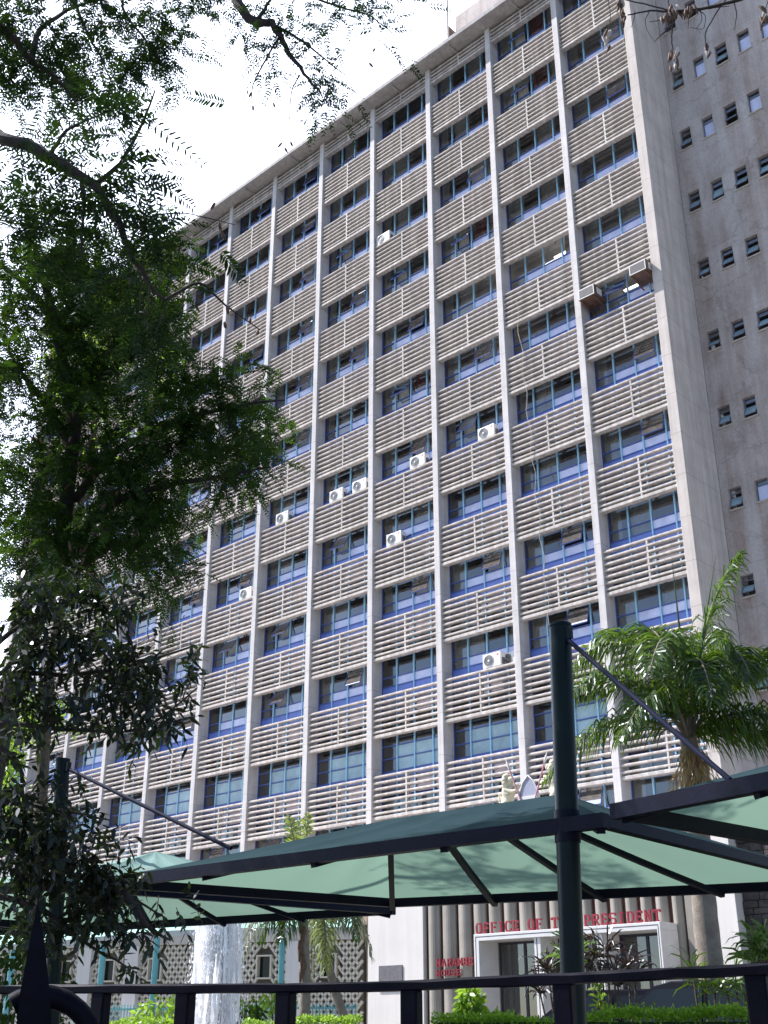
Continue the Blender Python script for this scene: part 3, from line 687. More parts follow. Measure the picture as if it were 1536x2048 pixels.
x2, x3 = onY(1432, 1850, YP)[0], onY(1490, 1850, YP)[0]
ppart(MB().mat('white_wall').box(x2, YP-0.35, GZ, x3, YP+0.8, PT-0.01), 'white_pillar', 0.01)
sw = MB().mat('stone'); zz = GZ; rr = random.Random(4)
while zz < PT-0.3:
    hh = rr.uniform(0.14, 0.26); xx = x3+0.01
    while xx < 7.5:
        ww = rr.uniform(0.25, 0.6); dp = rr.uniform(0, 0.06); sw.box(xx+0.008, YP+0.05-dp, zz+0.008, xx+ww-0.008, YP+0.6, zz+hh-0.008); xx += ww
    zz += hh
sw.box(x3+0.005, YP+0.3, GZ, 7.5, YP+0.62, PT-0.4)
ppart(sw, 'stone_wall')
# portal
fr = MB().mat('white_paint'); tw = 0.19
fr.box(pl, YF, ptop-tw, pr, YP+0.1, ptop).box(pl, YF, GZ, pl+tw, YP+0.1, ptop-tw-0.001).box(pr-tw*0.55, YF, GZ, pr, YP+0.1, ptop-tw-0.001)
fr.mat('dark_line')
fr.box(pl+0.06, YF-0.006, ptop-0.09, pr-0.06, YF+0.01, ptop-0.065).box(pl+0.06, YF-0.006, GZ, pl+0.085, YF+0.01, ptop-0.091).box(pr-0.075, YF-0.006, GZ, pr-0.055, YF+0.01, ptop-0.091)
portal = ppart(fr, 'portal_frame', 0.008)
for px in (1072, 1196):
    xm = onY(px, 1900, YF)[0]
    mb = MB().mat('white_paint').box(xm-0.10, YF+0.06, GZ, xm+0.12, YP+0.1, ptop-tw-0.002).mat('dark_line').box(xm-0.02, YF+0.052, GZ+0.01, xm+0.005, YF+0.07, ptop-tw-0.01)
    ppart(mb, 'portal_post', 0.006)
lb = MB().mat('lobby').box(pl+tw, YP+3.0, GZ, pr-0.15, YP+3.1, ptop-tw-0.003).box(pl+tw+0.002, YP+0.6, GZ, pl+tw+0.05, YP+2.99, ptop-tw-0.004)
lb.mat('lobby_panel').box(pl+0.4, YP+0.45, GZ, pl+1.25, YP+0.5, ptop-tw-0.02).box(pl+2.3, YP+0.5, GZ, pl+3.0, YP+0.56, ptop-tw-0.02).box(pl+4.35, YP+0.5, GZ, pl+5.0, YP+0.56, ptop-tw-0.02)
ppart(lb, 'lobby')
xs_ = [pl+tw+0.01, onY(1072, 1900, YF)[0]-0.105, onY(1072, 1900, YF)[0]+0.125, onY(1196, 1900, YF)[0]-0.105, onY(1196, 1900, YF)[0]+0.125, pr-tw*0.55-0.01]
for a, c in ((0, 1), (2, 3), (4, 5)):
    dr = MB().mat('dark_line'); x0, x1 = xs_[a], xs_[c]; zt = ptop-tw-0.01
    dr.box(x0, YP, GZ, x0+0.06, YP+0.06, zt).box(x1-0.06, YP, GZ, x1, YP+0.06, zt).box(x0+0.061, YP, zt-0.06, x1-0.061, YP+0.06, zt).box((x0+x1)/2-0.04, YP, GZ, (x0+x1)/2+0.04, YP+0.06, zt-0.061)
    d_ = ppart(dr, 'door')
    MB().mat('dark_glass').add([(x0+.05, YP+.03, GZ), (x1-.05, YP+.03, GZ), (x1-.05, YP+.03, zt-.05), (x0+.05, YP+.03, zt-.05)], [(0, 1, 2, 3)]).build('glass_pane', d_)
q0, q1 = onY(758, 1932, YP-0.07), onY(805, 1964, YP-0.07)
pq = MB().mat('plaque').box(q0[0], 0, q1[2]-0.25, q1[0], 0.03, q0[2]); o = pq.build('wall_plaque', bevel=0.005); o.location = (0, YP-0.085, 0)
tag(o, 'dark grey square plaque fixed on the plain white wall left of the fluted wall', 'plaque')

# red letters: slab serif strokes on a 0..1 grid
GL = {'O': [(0.1, .25, .1, .75), (.9, .25, .9, .75), (.25, .07, .75, .07), (.25, .93, .75, .93), (.1, .25, .25, .07), (.9, .25, .75, .07), (.1, .75, .25, .93), (.9, .75, .75, .93)],
      'F': [(.22, 0, .22, 1), (.1, .93, .9, .93), (.22, .5, .7, .5), (.05, .05, .45, .05), (.88, .8, .88, .95), (.7, .4, .7, .6)],
      'I': [(.5, 0, .5, 1), (.25, .05, .75, .05), (.25, .95, .75, .95)],
      'C': [(.1, .25, .1, .75), (.25, .07, .75, .07), (.25, .93, .75, .93), (.1, .25, .25, .07), (.1, .75, .25, .93), (.88, .68, .88, .95), (.88, .1, .88, .3)],
      'E': [(.22, 0, .22, 1), (.08, .93, .9, .93), (.08, .07, .9, .07), (.22, .5, .65, .5), (.88, .75, .88, .95), (.88, .05, .88, .25), (.66, .4, .66, .6)],
      'T': [(.5, 0, .5, 1), (.05, .93, .95, .93), (.3, .05, .7, .05), (.07, .75, .07, .95), (.93, .75, .93, .95)],
      'H': [(.2, 0, .2, 1), (.8, 0, .8, 1), (.2, .5, .8, .5), (.03, .05, .37, .05), (.63, .05, .97, .05), (.03, .95, .37, .95), (.63, .95, .97, .95)],
      'P': [(.22, 0, .22, 1), (.08, .93, .72, .93), (.22, .45, .72, .45), (.86, .58, .86, .82), (.72, .93, .86, .82), (.72, .45, .86, .58), (.05, .05, .42, .05)],
      'R': [(.22, 0, .22, 1), (.08, .93, .72, .93), (.22, .48, .72, .48), (.86, .6, .86, .82), (.72, .93, .86, .82), (.72, .48, .86, .6), (.55, .48, .85, .05), (.05, .05, .42, .05), (.75, .05, 1, .05)],
      'S': [(.88, .72, .88, .95), (.25, .93, .75, .93), (.1, .62, .1, .82), (.1, .62, .25, .53), (.25, .53, .75, .47), (.75, .47, .9, .36), (.9, .2, .9, .36), (.25, .07, .75, .07), (.12, .05, .12, .28), (.25, .93, .1, .82), (.75, .07, .9, .2)],
      'D': [(.22, 0, .22, 1), (.08, .93, .68, .93), (.08, .07, .68, .07), (.9, .25, .9, .75), (.68, .93, .9, .75), (.68, .07, .9, .25)],
      'N': [(.18, 0, .18, 1), (.82, 0, .82, 1), (.18, .95, .82, .08), (.03, .05, .36, .05), (.64, .95, .97, .95), (.03, .95, .25, .95)],
      'A': [(.1, .02, .5, .97), (.5, .97, .9, .02), (.28, .35, .72, .35), (0, .05, .28, .05), (.72, .05, 1, .05)],
      'M': [(.14, 0, .14, 1), (.86, 0, .86, 1), (.14, .95, .5, .3), (.86, .95, .5, .3), (0, .05, .3, .05), (.7, .05, 1, .05), (0, .95, .2, .95), (.8, .95, 1, .95)],
      'B': [(.22, 0, .22, 1), (.08, .93, .68, .93), (.08, .07, .72, .07), (.22, .52, .72, .52), (.84, .62, .84, .84), (.9, .18, .9, .42), (.68, .93, .84, .84), (.72, .52, .84, .62), (.72, .52, .9, .42), (.72, .07, .9, .18)],
      'U': [(.18, .25, .18, 1), (.82, .25, .82, 1), (.32, .06, .68, .06), (.18, .25, .32, .06), (.82, .25, .68, .06), (.03, .95, .36, .95), (.64, .95, .97, .95)]}
def lettering(name, text, x0, x1, z0, hgt, Y, label):
    t_ = thing(name, ((x0+x1)/2, Y, z0), label, 'sign'); adv = (x1-x0)/(len(text)-0.22)
    for k, ch in enumerate(text):
        if ch == ' ': continue
        b_ = MB().mat('red_letter'); wd = adv*0.80; th = hgt*0.155
        for n_, (a, c, d_, e) in enumerate(GL[ch]):
            dy = 0.0006*n_
            b_.beam((a*wd, dy, c*hgt), (d_*wd, dy, e*hgt), th if abs(a-d_) < 0.01 else th*0.8, 0.05, (0, 1, 0))
        o = b_.build('letter', t_); o.location = (x0+k*adv-(x0+x1)/2, 0, 0)
    return t_
# (the stroke is th wide in the wall plane and 5 cm deep)
lz = ptop+0.015
lettering('letter_sign', 'OFFICE OF THE PRESIDENT', pl+0.02, pr-0.02, lz, 0.30, YF+0.1, 'red raised letters OFFICE OF THE PRESIDENT standing along the white portal top')
h0, h1 = onY(872, 1935, YP-0.15), onY(950, 1917, YP-0.15)
lettering('letter_sign', 'HARAMBEE', h0[0], h1[0]+0.12, h0[2]+0.02, 0.22, YP-0.12, 'red raised letters HARAMBEE on the fluted wall beside the portal')
h0, h1 = onY(872, 1955, YP-0.15), onY(920, 1938, YP-0.15)
lettering('letter_sign', 'HOUSE', h0[0], h1[0], h0[2]+0.035, 0.17, YP-0.12, 'red raised letters HOUSE on the fluted wall, lower word')

# coat of arms on the porch roof
_aq = onY(1060, 1551, YP-0.05)
arms = thing('coat_of_arms', (float(_aq[0]), YP-0.05, PT+0.18), 'cream coat of arms sculpture with two lions, spears and pointed shield', 'sculpture')
def ellip(b_, c, r_, n=10, m_=7):
    vs, fs = [], []
    for i_ in range(m_+1):
        ph = math.pi*i_/m_
        for k in range(n):
            th = 2*math.pi*k/n; vs.append((c[0]+r_[0]*math.sin(ph)*math.cos(th), c[1]+r_[1]*math.sin(ph)*math.sin(th), c[2]+r_[2]*math.cos(ph)))
    for i_ in range(m_):
        for k in range(n): fs.append((i_*n+k, (i_+1)*n+k, (i_+1)*n+(k+1) % n, i_*n+(k+1) % n))
    b_.add(vs, fs, True)
def lion(sgn, xc, sc):
    """upright lion facing the shield; one skinned body, mane as its own part"""
    me = bpy.data.meshes.new('lion'); P_ = [(0, 0, .62), (0, 0, .95), (0.03, 0, 1.15), (.10, 0, 1.30), (.27, 0, 1.27), (.05, .10, 1.0), (.26, .11, 1.02), (.42, .1, 1.12), (.05, -.10, 1.0), (.24, -.11, .9), (.40, -.1, .92),
               (-.02, .11, .55), (.12, .12, .33), (-.02, .12, .06), (.14, .12, .03), (-.02, -.11, .55), (.12, -.12, .33), (-.02, -.12, .06), (.14, -.12, .03), (-.18, 0, .5), (-.32, 0, .7), (-.28, 0, .95)]
    E_ = [(0, 1), (1, 2), (2, 3), (3, 4), (1, 5), (5, 6), (6, 7), (1, 8), (8, 9), (9, 10), (0, 11), (11, 12), (12, 13), (13, 14), (0, 15), (15, 16), (16, 17), (17, 18), (0, 19), (19, 20), (20, 21)]
    R_ = [.17, .19, .13, .13, .065, .09, .06, .05, .09, .06, .05, .11, .08, .05, .045, .11, .08, .05, .045, .04, .025, .04]
    me.from_pydata([(xc+sgn*a*sc, c*sc, d_*sc) for a, c, d_ in P_], E_, [])
    o = bpy.data.objects.new('lion', me); link(o, arms); me.materials.append(M['statue'])
    md = o.modifiers.new('skin', 'SKIN'); sv = me.skin_vertices[0].data
    for k, r_ in enumerate(R_): sv[k].radius = (r_*sc, r_*sc)
    sv[0].use_root = True; ss = o.modifiers.new('sub', 'SUBSURF'); ss.levels = 1; ss.render_levels = 2
    mn = MB().mat('statue'); r2 = random.Random(5)
    for k in range(26):
        a = r2.uniform(0, 6.28); e_ = r2.uniform(-.7, 1.2); ellip(mn, (xc+sgn*(.05+.03*math.sin(e_))*sc-sgn*.05*sc, .16*sc*math.cos(a), (1.22+.17*math.sin(a))*sc), (.08*sc, .07*sc, .08*sc), 7, 5)
    mn.build('mane', o)
    ears = MB().mat('statue')
lion(1, -0.82, 1.0); lion(-1, 0.85, 1.12)
sh = MB().mat('shield'); pts = [(math.sin(a)*0.42*(1-0.0*a), 0) for a in ()]
outl = [(-0.40, 0.42), (-0.32, 0.80), (-0.18, 1.10), (0, 1.27), (0.18, 1.10), (0.32, 0.80), (0.40, 0.42), (0.30, 0.15), (0, -0.02), (-0.30, 0.15)]
sh.prism(outl, lambda a, c, k: (a, -0.10+0.06*k, c)); shd = sh.build('shield', arms, bevel=0.015)
rm = MB().mat('white_paint').tube([(a*1.02, -0.11, c*1.01) for a, c in outl+outl[:1]], 0.022, 6); rm.box(-0.36, -0.125, 0.62, 0.36, -0.1, 0.72); rm.build('shield_rim', shd)
for sg in (-1, 1):
    sp_ = MB().mat('spear').tube([(sg*0.05, -0.16, 0.1), (sg*0.62, -0.14, 1.55)], 0.022, 6); so_ = sp_.build('spear', arms)
    MB().mat('white_paint').tube([(sg*0.60, -0.14, 1.50), (sg*0.66, -0.14, 1.65), (sg*0.735, -0.14, 1.84)], [0.01, 0.042, 0.004], 6).build('spear_head', so_)
MB().mat('statue').box(-1.3, -0.3, 0, 1.3, 0.3, 0.08).build('plinth', arms, bevel=0.02)

arms.scale = ((_aq[2]-PT-0.18)/1.30,)*3

# ================================================================== lattice wing
LD = np.array([-0.934, -0.358, 0]); LD /= np.linalg.norm(LD); LN = np.array([-LD[1], LD[0], 0])*1.0
if LN[1] > 0: LN = -LN                                  # faces the street
L0 = np.array([-11.3, -5.0, GZ])
lat = thing('lattice_building', tuple(L0), 'low building with white pierced lattice block walls, piers and small dark windows', 'building')
LT = 5.0
def lw(t_, d_, z): p_ = LD*t_ + LN*d_; return (p_[0], p_[1], z-GZ)
def lbox(b_, t0, t1, d0, d1, z0, z1):
    vs = [lw(t_, d_, z) for z in (z0, z1) for t_, d_ in ((t0, d0), (t1, d0), (t1, d1), (t0, d1))]
    b_.add(vs, [(0, 3, 2, 1), (4, 5, 6, 7), (0, 1, 5, 4), (1, 2, 6, 5), (2, 3, 7, 6), (3, 0, 4, 7)])
wt = []
for px in (659, 530, 312, 219, 133, 20, -90):
    d = ray(px, 1938); A = np.array([[d[0], -LD[0]], [d[1], -LD[1]]]); wt.append(np.linalg.solve(A, (L0-CAM)[:2])[1])
piers = []
for px in (592, 410, 268, 174, 62, -40):
    d = ray(px, 1938); A = np.array([[d[0], -LD[0]], [d[1], -LD[1]]]); piers.append(np.linalg.solve(A, (L0-CAM)[:2])[1])
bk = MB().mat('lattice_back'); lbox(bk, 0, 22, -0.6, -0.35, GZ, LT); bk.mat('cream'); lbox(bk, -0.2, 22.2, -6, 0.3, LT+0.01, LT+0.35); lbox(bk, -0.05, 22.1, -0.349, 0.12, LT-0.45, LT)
bk.build('wall', lat)
lt = MB().mat('lattice'); sp_ = 0.25; hh = 0.155
zz = GZ+0.15; r_ = 0
wz0, wz1 = 3.36, 4.10
zwin = [onY(530, 1955, L0[1]-1.3)[2], onY(530, 1913, L0[1]-1.3)[2]]
wz0, wz1 = zwin
while zz < LT-0.5:
    n = int(22/sp_)
    for k in range(n):
        t0 = k*sp_+(sp_/2 if r_ % 2 else 0)
        if any(abs(t0-w_) < 0.36 for w_ in wt) and wz0-0.25 < zz+hh/2 < wz1+0.2: continue
        if any(abs(t0-w_) < 0.2 for w_ in piers): continue
        # one pierced block: two slanted webs meeting in a point
        for sg in (-1, 1):
            lt.beam(lw(t0, 0, zz), lw(t0+sg*sp_/2, 0, zz+hh), 0.08, 0.10, tuple(LN))
    zz += hh; r_ += 1
lt.build('lattice_screen', lat)
for t_ in piers:
    b_ = MB().mat('white_wall'); lbox(b_, t_-0.28, t_+0.28, -0.3, 0.22, GZ, LT-0.46); b_.build('pier', lat)
for t_ in wt:
    b_ = MB().mat('lattice'); z0, z1 = wz0, wz1; a = 0.24
    lbox(b_, t_-a-0.05, t_-a, -0.2, 0.13, z0-0.05, z1+0.05); lbox(b_, t_+a, t_+a+0.05, -0.2, 0.13, z0-0.05, z1+0.05)
    lbox(b_, t_-a+0.001, t_+a-0.001, -0.2, 0.13, z1, z1+0.05); lbox(b_, t_-a+0.001, t_+a-0.001, -0.2, 0.13, z0-0.05, z0)
    wo_ = b_.build('window', lat)
    p_ = MB().mat('car_glass'); lbox(p_, t_-a+0.002, t_+a-0.002, -0.1, -0.08, z0+0.001, z1-0.001); p_.build('glass_pane', wo_)

# covered walkway with teal posts
wk = thing('covered_walkway', tuple(at(312, 1990, 27)*np.array([1, 1, 0])+np.array([0, 0, GZ])), 'covered walkway with pale green roof on slim teal posts in front of the lattice wall', 'walkway')
WK = np.array(wk.location)
gut = [at(-120, 1902, 27), at(28, 1895, 27), at(117, 1888, 27), at(210, 1879, 27), at(315, 1869, 27), at(430, 1864, 27), at(565, 1861, 27), at(700, 1861, 27)]
gz = 1.65+27*math.tan(PITCH-math.atan(845/FPX))
gut = [np.array([p_[0], p_[1], p_[2]])-WK for p_ in gut]
b_ = MB().mat('white_paint')
for p_, q_ in zip(gut[:-1], gut[1:]): b_.beam(p_, q_, 0.10, 0.13)
b_.build('gutter', wk)
back = np.array([-1.6, 1.9, 0.55]); b_ = MB().mat('teal_roof')
vs = [tuple(p_+np.array([0, 0, .07])) for p_ in gut]+[tuple(p_+back) for p_ in gut]+[tuple(p_+np.array([0, 0, .03])) for p_ in gut]+[tuple(p_+back-np.array([0, 0, .04])) for p_ in gut]; n = len(gut)
b_.add(vs, [(k, k+1, n+k+1, n+k) for k in range(n-1)]+[(2*n+k, 3*n+k, 3*n+k+1, 2*n+k+1) for k in range(n-1)]+[(n+k, n+k+1, 3*n+k+1, 3*n+k) for k in range(n-1)])
b_.build('roof', wk)
for px, gi in ((28, 1), (112, 2), (207, 3), (313, 4), (564, 6), (-70, 0)):
    p_ = at(px, 1895, 27)-WK; zt = np.interp(px, [-120, 28, 117, 210, 315, 430, 565], [g_[2] for g_ in gut[:7]])
    MB().mat('teal').tube([(p_[0], p_[1], 0), (p_[0], p_[1], zt-0.06)], 0.065, 10).build('post', wk)

# teal picket fence
pf = thing('picket_fence', tuple(at(520, 2020, 29)*np.array([1, 1, 0])+np.array([0, 0, GZ])), 'low teal metal picket fence in front of the lattice wall', 'fence')
PF = np.array(pf.location); a0, a1 = at(150, 2005, 31)-PF, at(712, 2005, 28)-PF
ztop = 1.65+29*math.tan(PITCH-math.atan((2008-1024)/FPX))-GZ
b_ = MB().mat('teal'); n = 90
for k in range(n+1):
    p_ = a0+(a1-a0)*k/n; b_.tube([(p_[0], p_[1], 0), (p_[0], p_[1], ztop)], 0.014, 5)
b_.build('pickets', pf)
b_ = MB().mat('teal'); b_.beam((a0[0], a0[1], ztop-0.1), (a1[0], a1[1], ztop-0.1), 0.04, 0.04).beam((a0[0], a0[1], 0.2), (a1[0], a1[1], 0.2), 0.04, 0.04); b_.build('rail', pf)

# ================================================================== shade canopies and masts
def canopy(corners, ridge, z, label, nraft, mat, group='green fabric shade canopies'):
    """corners L,N,R,F (near-left, near-right, far-right, far-left) and ridge ends A,B in world coordinates"""
    cen = sum(np.array(c) for c in corners)/4
    t_ = thing('shade_canopy', (cen[0], cen[1], z), label, 'canopy', group); O_ = np.array([cen[0], cen[1], z])
    L_, N_, R_, F_ = [np.array([c[0], c[1], z])-O_ for c in corners]; A_, B_ = [np.array(r_)-O_ for r_ in ridge]
    def patch(b_, p0, p1, q1, q0, nu=24, nv=8, sag=0.06):
        """p0-p1 eave, q0-q1 ridge; fabric dips a little between"""
        vs = []
        for v in range(nv+1):
            for u_ in range(nu+1):
                a, c = u_/nu, v/nv
                p_ = (p0*(1-a)+p1*a)*(1-c)+(q0*(1-a)+q1*a)*c
                s_ = sag*math.sin(math.pi*c)*(0.25+0.45*math.sin(math.pi*a)+0.5*abs(math.sin(math.pi*a*(nraft+1)))); vs.append(p_-np.array([0, 0, s_]))
        b_.add(vs, [(v*(nu+1)+u_, v*(nu+1)+u_+1, (v+1)*(nu+1)+u_+1, (v+1)*(nu+1)+u_) for v in range(nv) for u_ in range(nu)], True)
    e = np.array([0, 0, 0.045])
    b_ = MB().mat(mat)
    patch(b_, L_+e, N_+e, B_, A_); patch(b_, N_+e, R_+e, B_, B_); patch(b_, R_+e, F_+e, A_, B_); patch(b_, F_+e, L_+e, A_, A_)
    b_.build('fabric', t_)
    for p_, q_, hgt in ((L_, N_, 0.10), (N_, R_, 0.08), (R_, F_, 0.09), (F_, L_, 0.09)):
        d_ = (q_-p_)/np.linalg.norm(q_-p_)*0.045
        MB().mat('navy_steel').beam(p_-d_, q_+d_, 0.09, hgt).build('edge_beam', t_)
    dz = np.array([0, 0, -0.06])
    def raft(p_, q_):
        vs = []
        n_ = 7
        pts = [p_*(1-k/n_)+q_*k/n_-np.array([0, 0, 0.02*math.sin(math.pi*k/n_)]) for k in range(n_+1)]
        b2_ = MB().mat('navy_steel')
        for a, c in zip(pts[:-1], pts[1:]): b2_.beam(a+dz, c+dz, 0.06, 0.05)
        b2_.build('rafter', t_)
    for k in range(1, nraft+1):
        a = k/(nraft+1); raft(F_*(1-a)+R_*a, A_*(1-a)+B_*a); raft(L_*(1-a)+N_*a, A_*(1-a)+B_*a)
    for c_, e_ in ((L_, A_), (F_, A_), (N_, B_), (R_, B_)): raft(c_, e_)
    return t_
C1 = [(7.30, -27.30), (12.78, -27.0), (12.5, -22.30), (8.02, -24.03)]
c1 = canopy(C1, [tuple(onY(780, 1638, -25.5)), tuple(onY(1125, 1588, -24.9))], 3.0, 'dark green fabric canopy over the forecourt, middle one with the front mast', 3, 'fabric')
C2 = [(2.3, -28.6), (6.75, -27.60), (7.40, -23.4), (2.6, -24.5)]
c2 = canopy(C2, [tuple(onX(215, 1728, 4.0)), tuple(onX(312, 1703, 5.3))], 3.0, 'green canopy coloured paler for sunlight, on the left behind the leafy branches', 3, 'fabric_lit')
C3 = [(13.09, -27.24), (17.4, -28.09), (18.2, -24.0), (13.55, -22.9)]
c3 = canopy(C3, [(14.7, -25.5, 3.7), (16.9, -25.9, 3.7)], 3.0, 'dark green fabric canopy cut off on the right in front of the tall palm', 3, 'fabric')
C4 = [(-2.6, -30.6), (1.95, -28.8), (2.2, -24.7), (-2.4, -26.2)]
c4 = canopy(C4, [(-1.2, -28.2, 3.8), (0.8, -27.3, 3.8)], 3.0, 'green fabric canopy farthest left, almost hidden by foliage', 3, 'fabric_lit')
def mast(base, top, r_, label, cable_to):
    t_ = thing('canopy_mast', tuple(base), label, 'mast', 'green steel masts of the canopies')
    d_ = np.array(top)-np.array(base)
    MB().mat('green_steel').tube([(0, 0, 0), tuple(d_)], r_, 24).build('pole', t_)
    MB().mat('green_steel').tube([tuple(d_-np.array([0, 0, .001])), tuple(d_+np.array([0, 0, .02]))], r_*1.07, 24).build('cap', t_)
    e_ = np.array(cable_to)-np.array(base); s_ = d_+np.array([0, 0, -0.05]); u_ = unit(e_-s_)
    MB().mat('stay').tube([tuple(s_+u_*r_*0.6), tuple(e_)], 0.019, 8).build('stay_rod', t_)
    MB().mat('green_steel').box(-0.02+s_[0]+u_[0]*r_, -0.02+s_[1]+u_[1]*r_, s_[2]-0.07, 0.03+s_[0]+u_[0]*r_*1.5, 0.02+s_[1]+u_[1]*r_*1.5, s_[2]+0.02).build('lug', t_)
    k_ = (3.0-base[2])
    bb = MB().mat('navy_steel'); bb.tube([tuple(d_*k_/d_[2]-d_*0.03), tuple(d_*k_/d_[2]+d_*0.03)], r_*1.10, 20); bb.build('collar', t_)
    return t_
pt, pb = at(1120, 1254, 8.5), at(1134, 1637, 8.5); dr_ = (pt-pb)/(pt[2]-pb[2]); base = pb-dr_*(pb[2]-GZ)
mast(base, pt, 0.083, 'dark green steel mast in front, tallest, between two canopies', onZ(1460, 1560, 3.06))
pb2 = at(110, 1880, 12.6); pt2 = at(125, 1522, 12.6)
dr_ = (pt2-pb2)/(pt2[2]-pb2[2]); base2 = pb2-dr_*(pb2[2]-GZ)
mast(base2, pt2, 0.075, 'dark green steel mast on the left, wrapped in leaves, with a long slanting rod', at(462, 1697, 10.6))

# ================================================================== street fence
fz = 1.80
fa, fb = onZ(-60, 1987, fz), onZ(1640, 1950, fz)
ir = thing('iron_fence', (float(fa[0]*0.5+fb[0]*0.5), float(fa[1]*0.5+fb[1]*0.5), 0.0), 'black painted iron fence along the street, thick top rail and square bars', 'fence')
FO = np.array(ir.location)
fdir = unit(fb-fa)
b_ = MB().mat('black_iron'); n_ = 24
def onfence(px, py):
    d = ray(px, py); A = np.array([[d[0], -fdir[0]], [d[1], -fdir[1]]]); tt = np.linalg.solve(A, (fa-CAM)[:2])[0]
    return CAM+d*tt-FO
_px = np.linspace(-60, 1640, n_+1); pts = [onfence(x, np.interp(x, [-60, 400, 800, 1150, 1500, 1640], [1979, 1978, 1973, 1957, 1940, 1934])) for x in _px]
vs = []; hw = 0.026; hh = 0.0155; nn = np.array([-fdir[1], fdir[0], 0]); rr = random.Random(3)
for k, p_ in enumerate(pts):
    j_ = [rr.uniform(-.0025, .0025) for _ in range(4)]
    for q_, (a, c) in enumerate(((-1, -.8), (-.7, -1), (.7, -1), (1, -.8), (1, .6), (.6, 1), (-.6, 1), (-1, .6))): vs.append(p_+nn*a*hw+np.array([0, 0, c*hh+j_[q_ % 4]]))
b_.add(vs, [(k*8+i_, k*8+(i_+1) % 8, (k+1)*8+(i_+1) % 8, (k+1)*8+i_) for k in range(n_) for i_ in range(8)])
b_.build('top_rail', ir)
for px in (201, 370, 571, 823, 1130, 1520, -40):
    q_ = onZ(px, 2010, fz-0.04) if False else None
    d = ray(px, 2015); A = np.array([[d[0], -fdir[0]], [d[1], -fdir[1]]]); s_ = np.linalg.solve(A, (fa-CAM)[:2])[1]; p_ = fa+fdir*s_-FO
    w_ = 0.030; zr = np.interp(np.linalg.norm(p_[:2]-pts[0][:2]), [np.linalg.norm(q_[:2]-pts[0][:2]) for q_ in pts], [q_[2] for q_ in pts])
    b_ = MB().mat('black_iron').box(-w_, -w_*0.8, -p_[2]*0 + 0.02, w_, w_*0.8, zr-0.012)
    o = b_.build('bar', ir, bevel=0.006); o.location = (p_[0], p_[1], 0); o.rotation_euler = (0, 0, math.atan2(fdir[1], fdir[0]))
b_ = MB().mat('black_iron'); b_.beam(fa*np.array([1, 1, 0])+np.array([0, 0, 0.35])-FO, fb*np.array([1, 1, 0])+np.array([0, 0, 0.35])-FO, 0.05, 0.05); b_.build('lower_rail', ir)
# flat spear panel and scroll of the gate end
Dg = 4.15
P3 = [(76, 1800), (40, 1985), (26, 2110), (44, 2112), (106, 2112), (100, 1985), (88, 1880)]
b_ = MB().mat('black_iron')
pw = [at(x, y, Dg+(0.05 if x > 60 else 0)) for x, y in P3]; nv = unit(np.array([CAM[0]-pw[0][0], CAM[1]-pw[0][1], 0]))
b_.add([tuple(p_-FO) for p_ in pw]+[tuple(p_-nv*0.05-FO) for p_ in pw], [tuple(range(7)), tuple(range(13, 6, -1))]+[(i_, 7+i_, 7+(i_+1) % 7, (i_+1) % 7) for i_ in range(7)])
b_.beam(at(66, 2100, Dg+.03)-FO, at(66, 2100, Dg+.03)*np.array([1, 1, 0])+np.array([0, 0, .05])-FO, 0.10, 0.05)
b_.build('spearhead', ir)
b_ = MB().mat('black_iron')
cpt = [at(84+100*math.cos(a), 2085-88*math.sin(a)*1.05, Dg+0.08)-FO for a in np.linspace(-0.2, 2.2, 16)]
b_.tube(cpt, [0.033]*8+[0.036]*8, 10); b_.build('scroll', ir)
cp = MB().mat('asphalt').box(-9, -0.25, 0.004, 9, 0.25, 0.34)
o = cp.build('fence_plinth'); o.location = (FO[0], FO[1], 0); o.rotation_euler = (0, 0, math.atan2(fdir[1], fdir[0]))
tag(o, 'low concrete plinth under the black iron fence', 'wall')

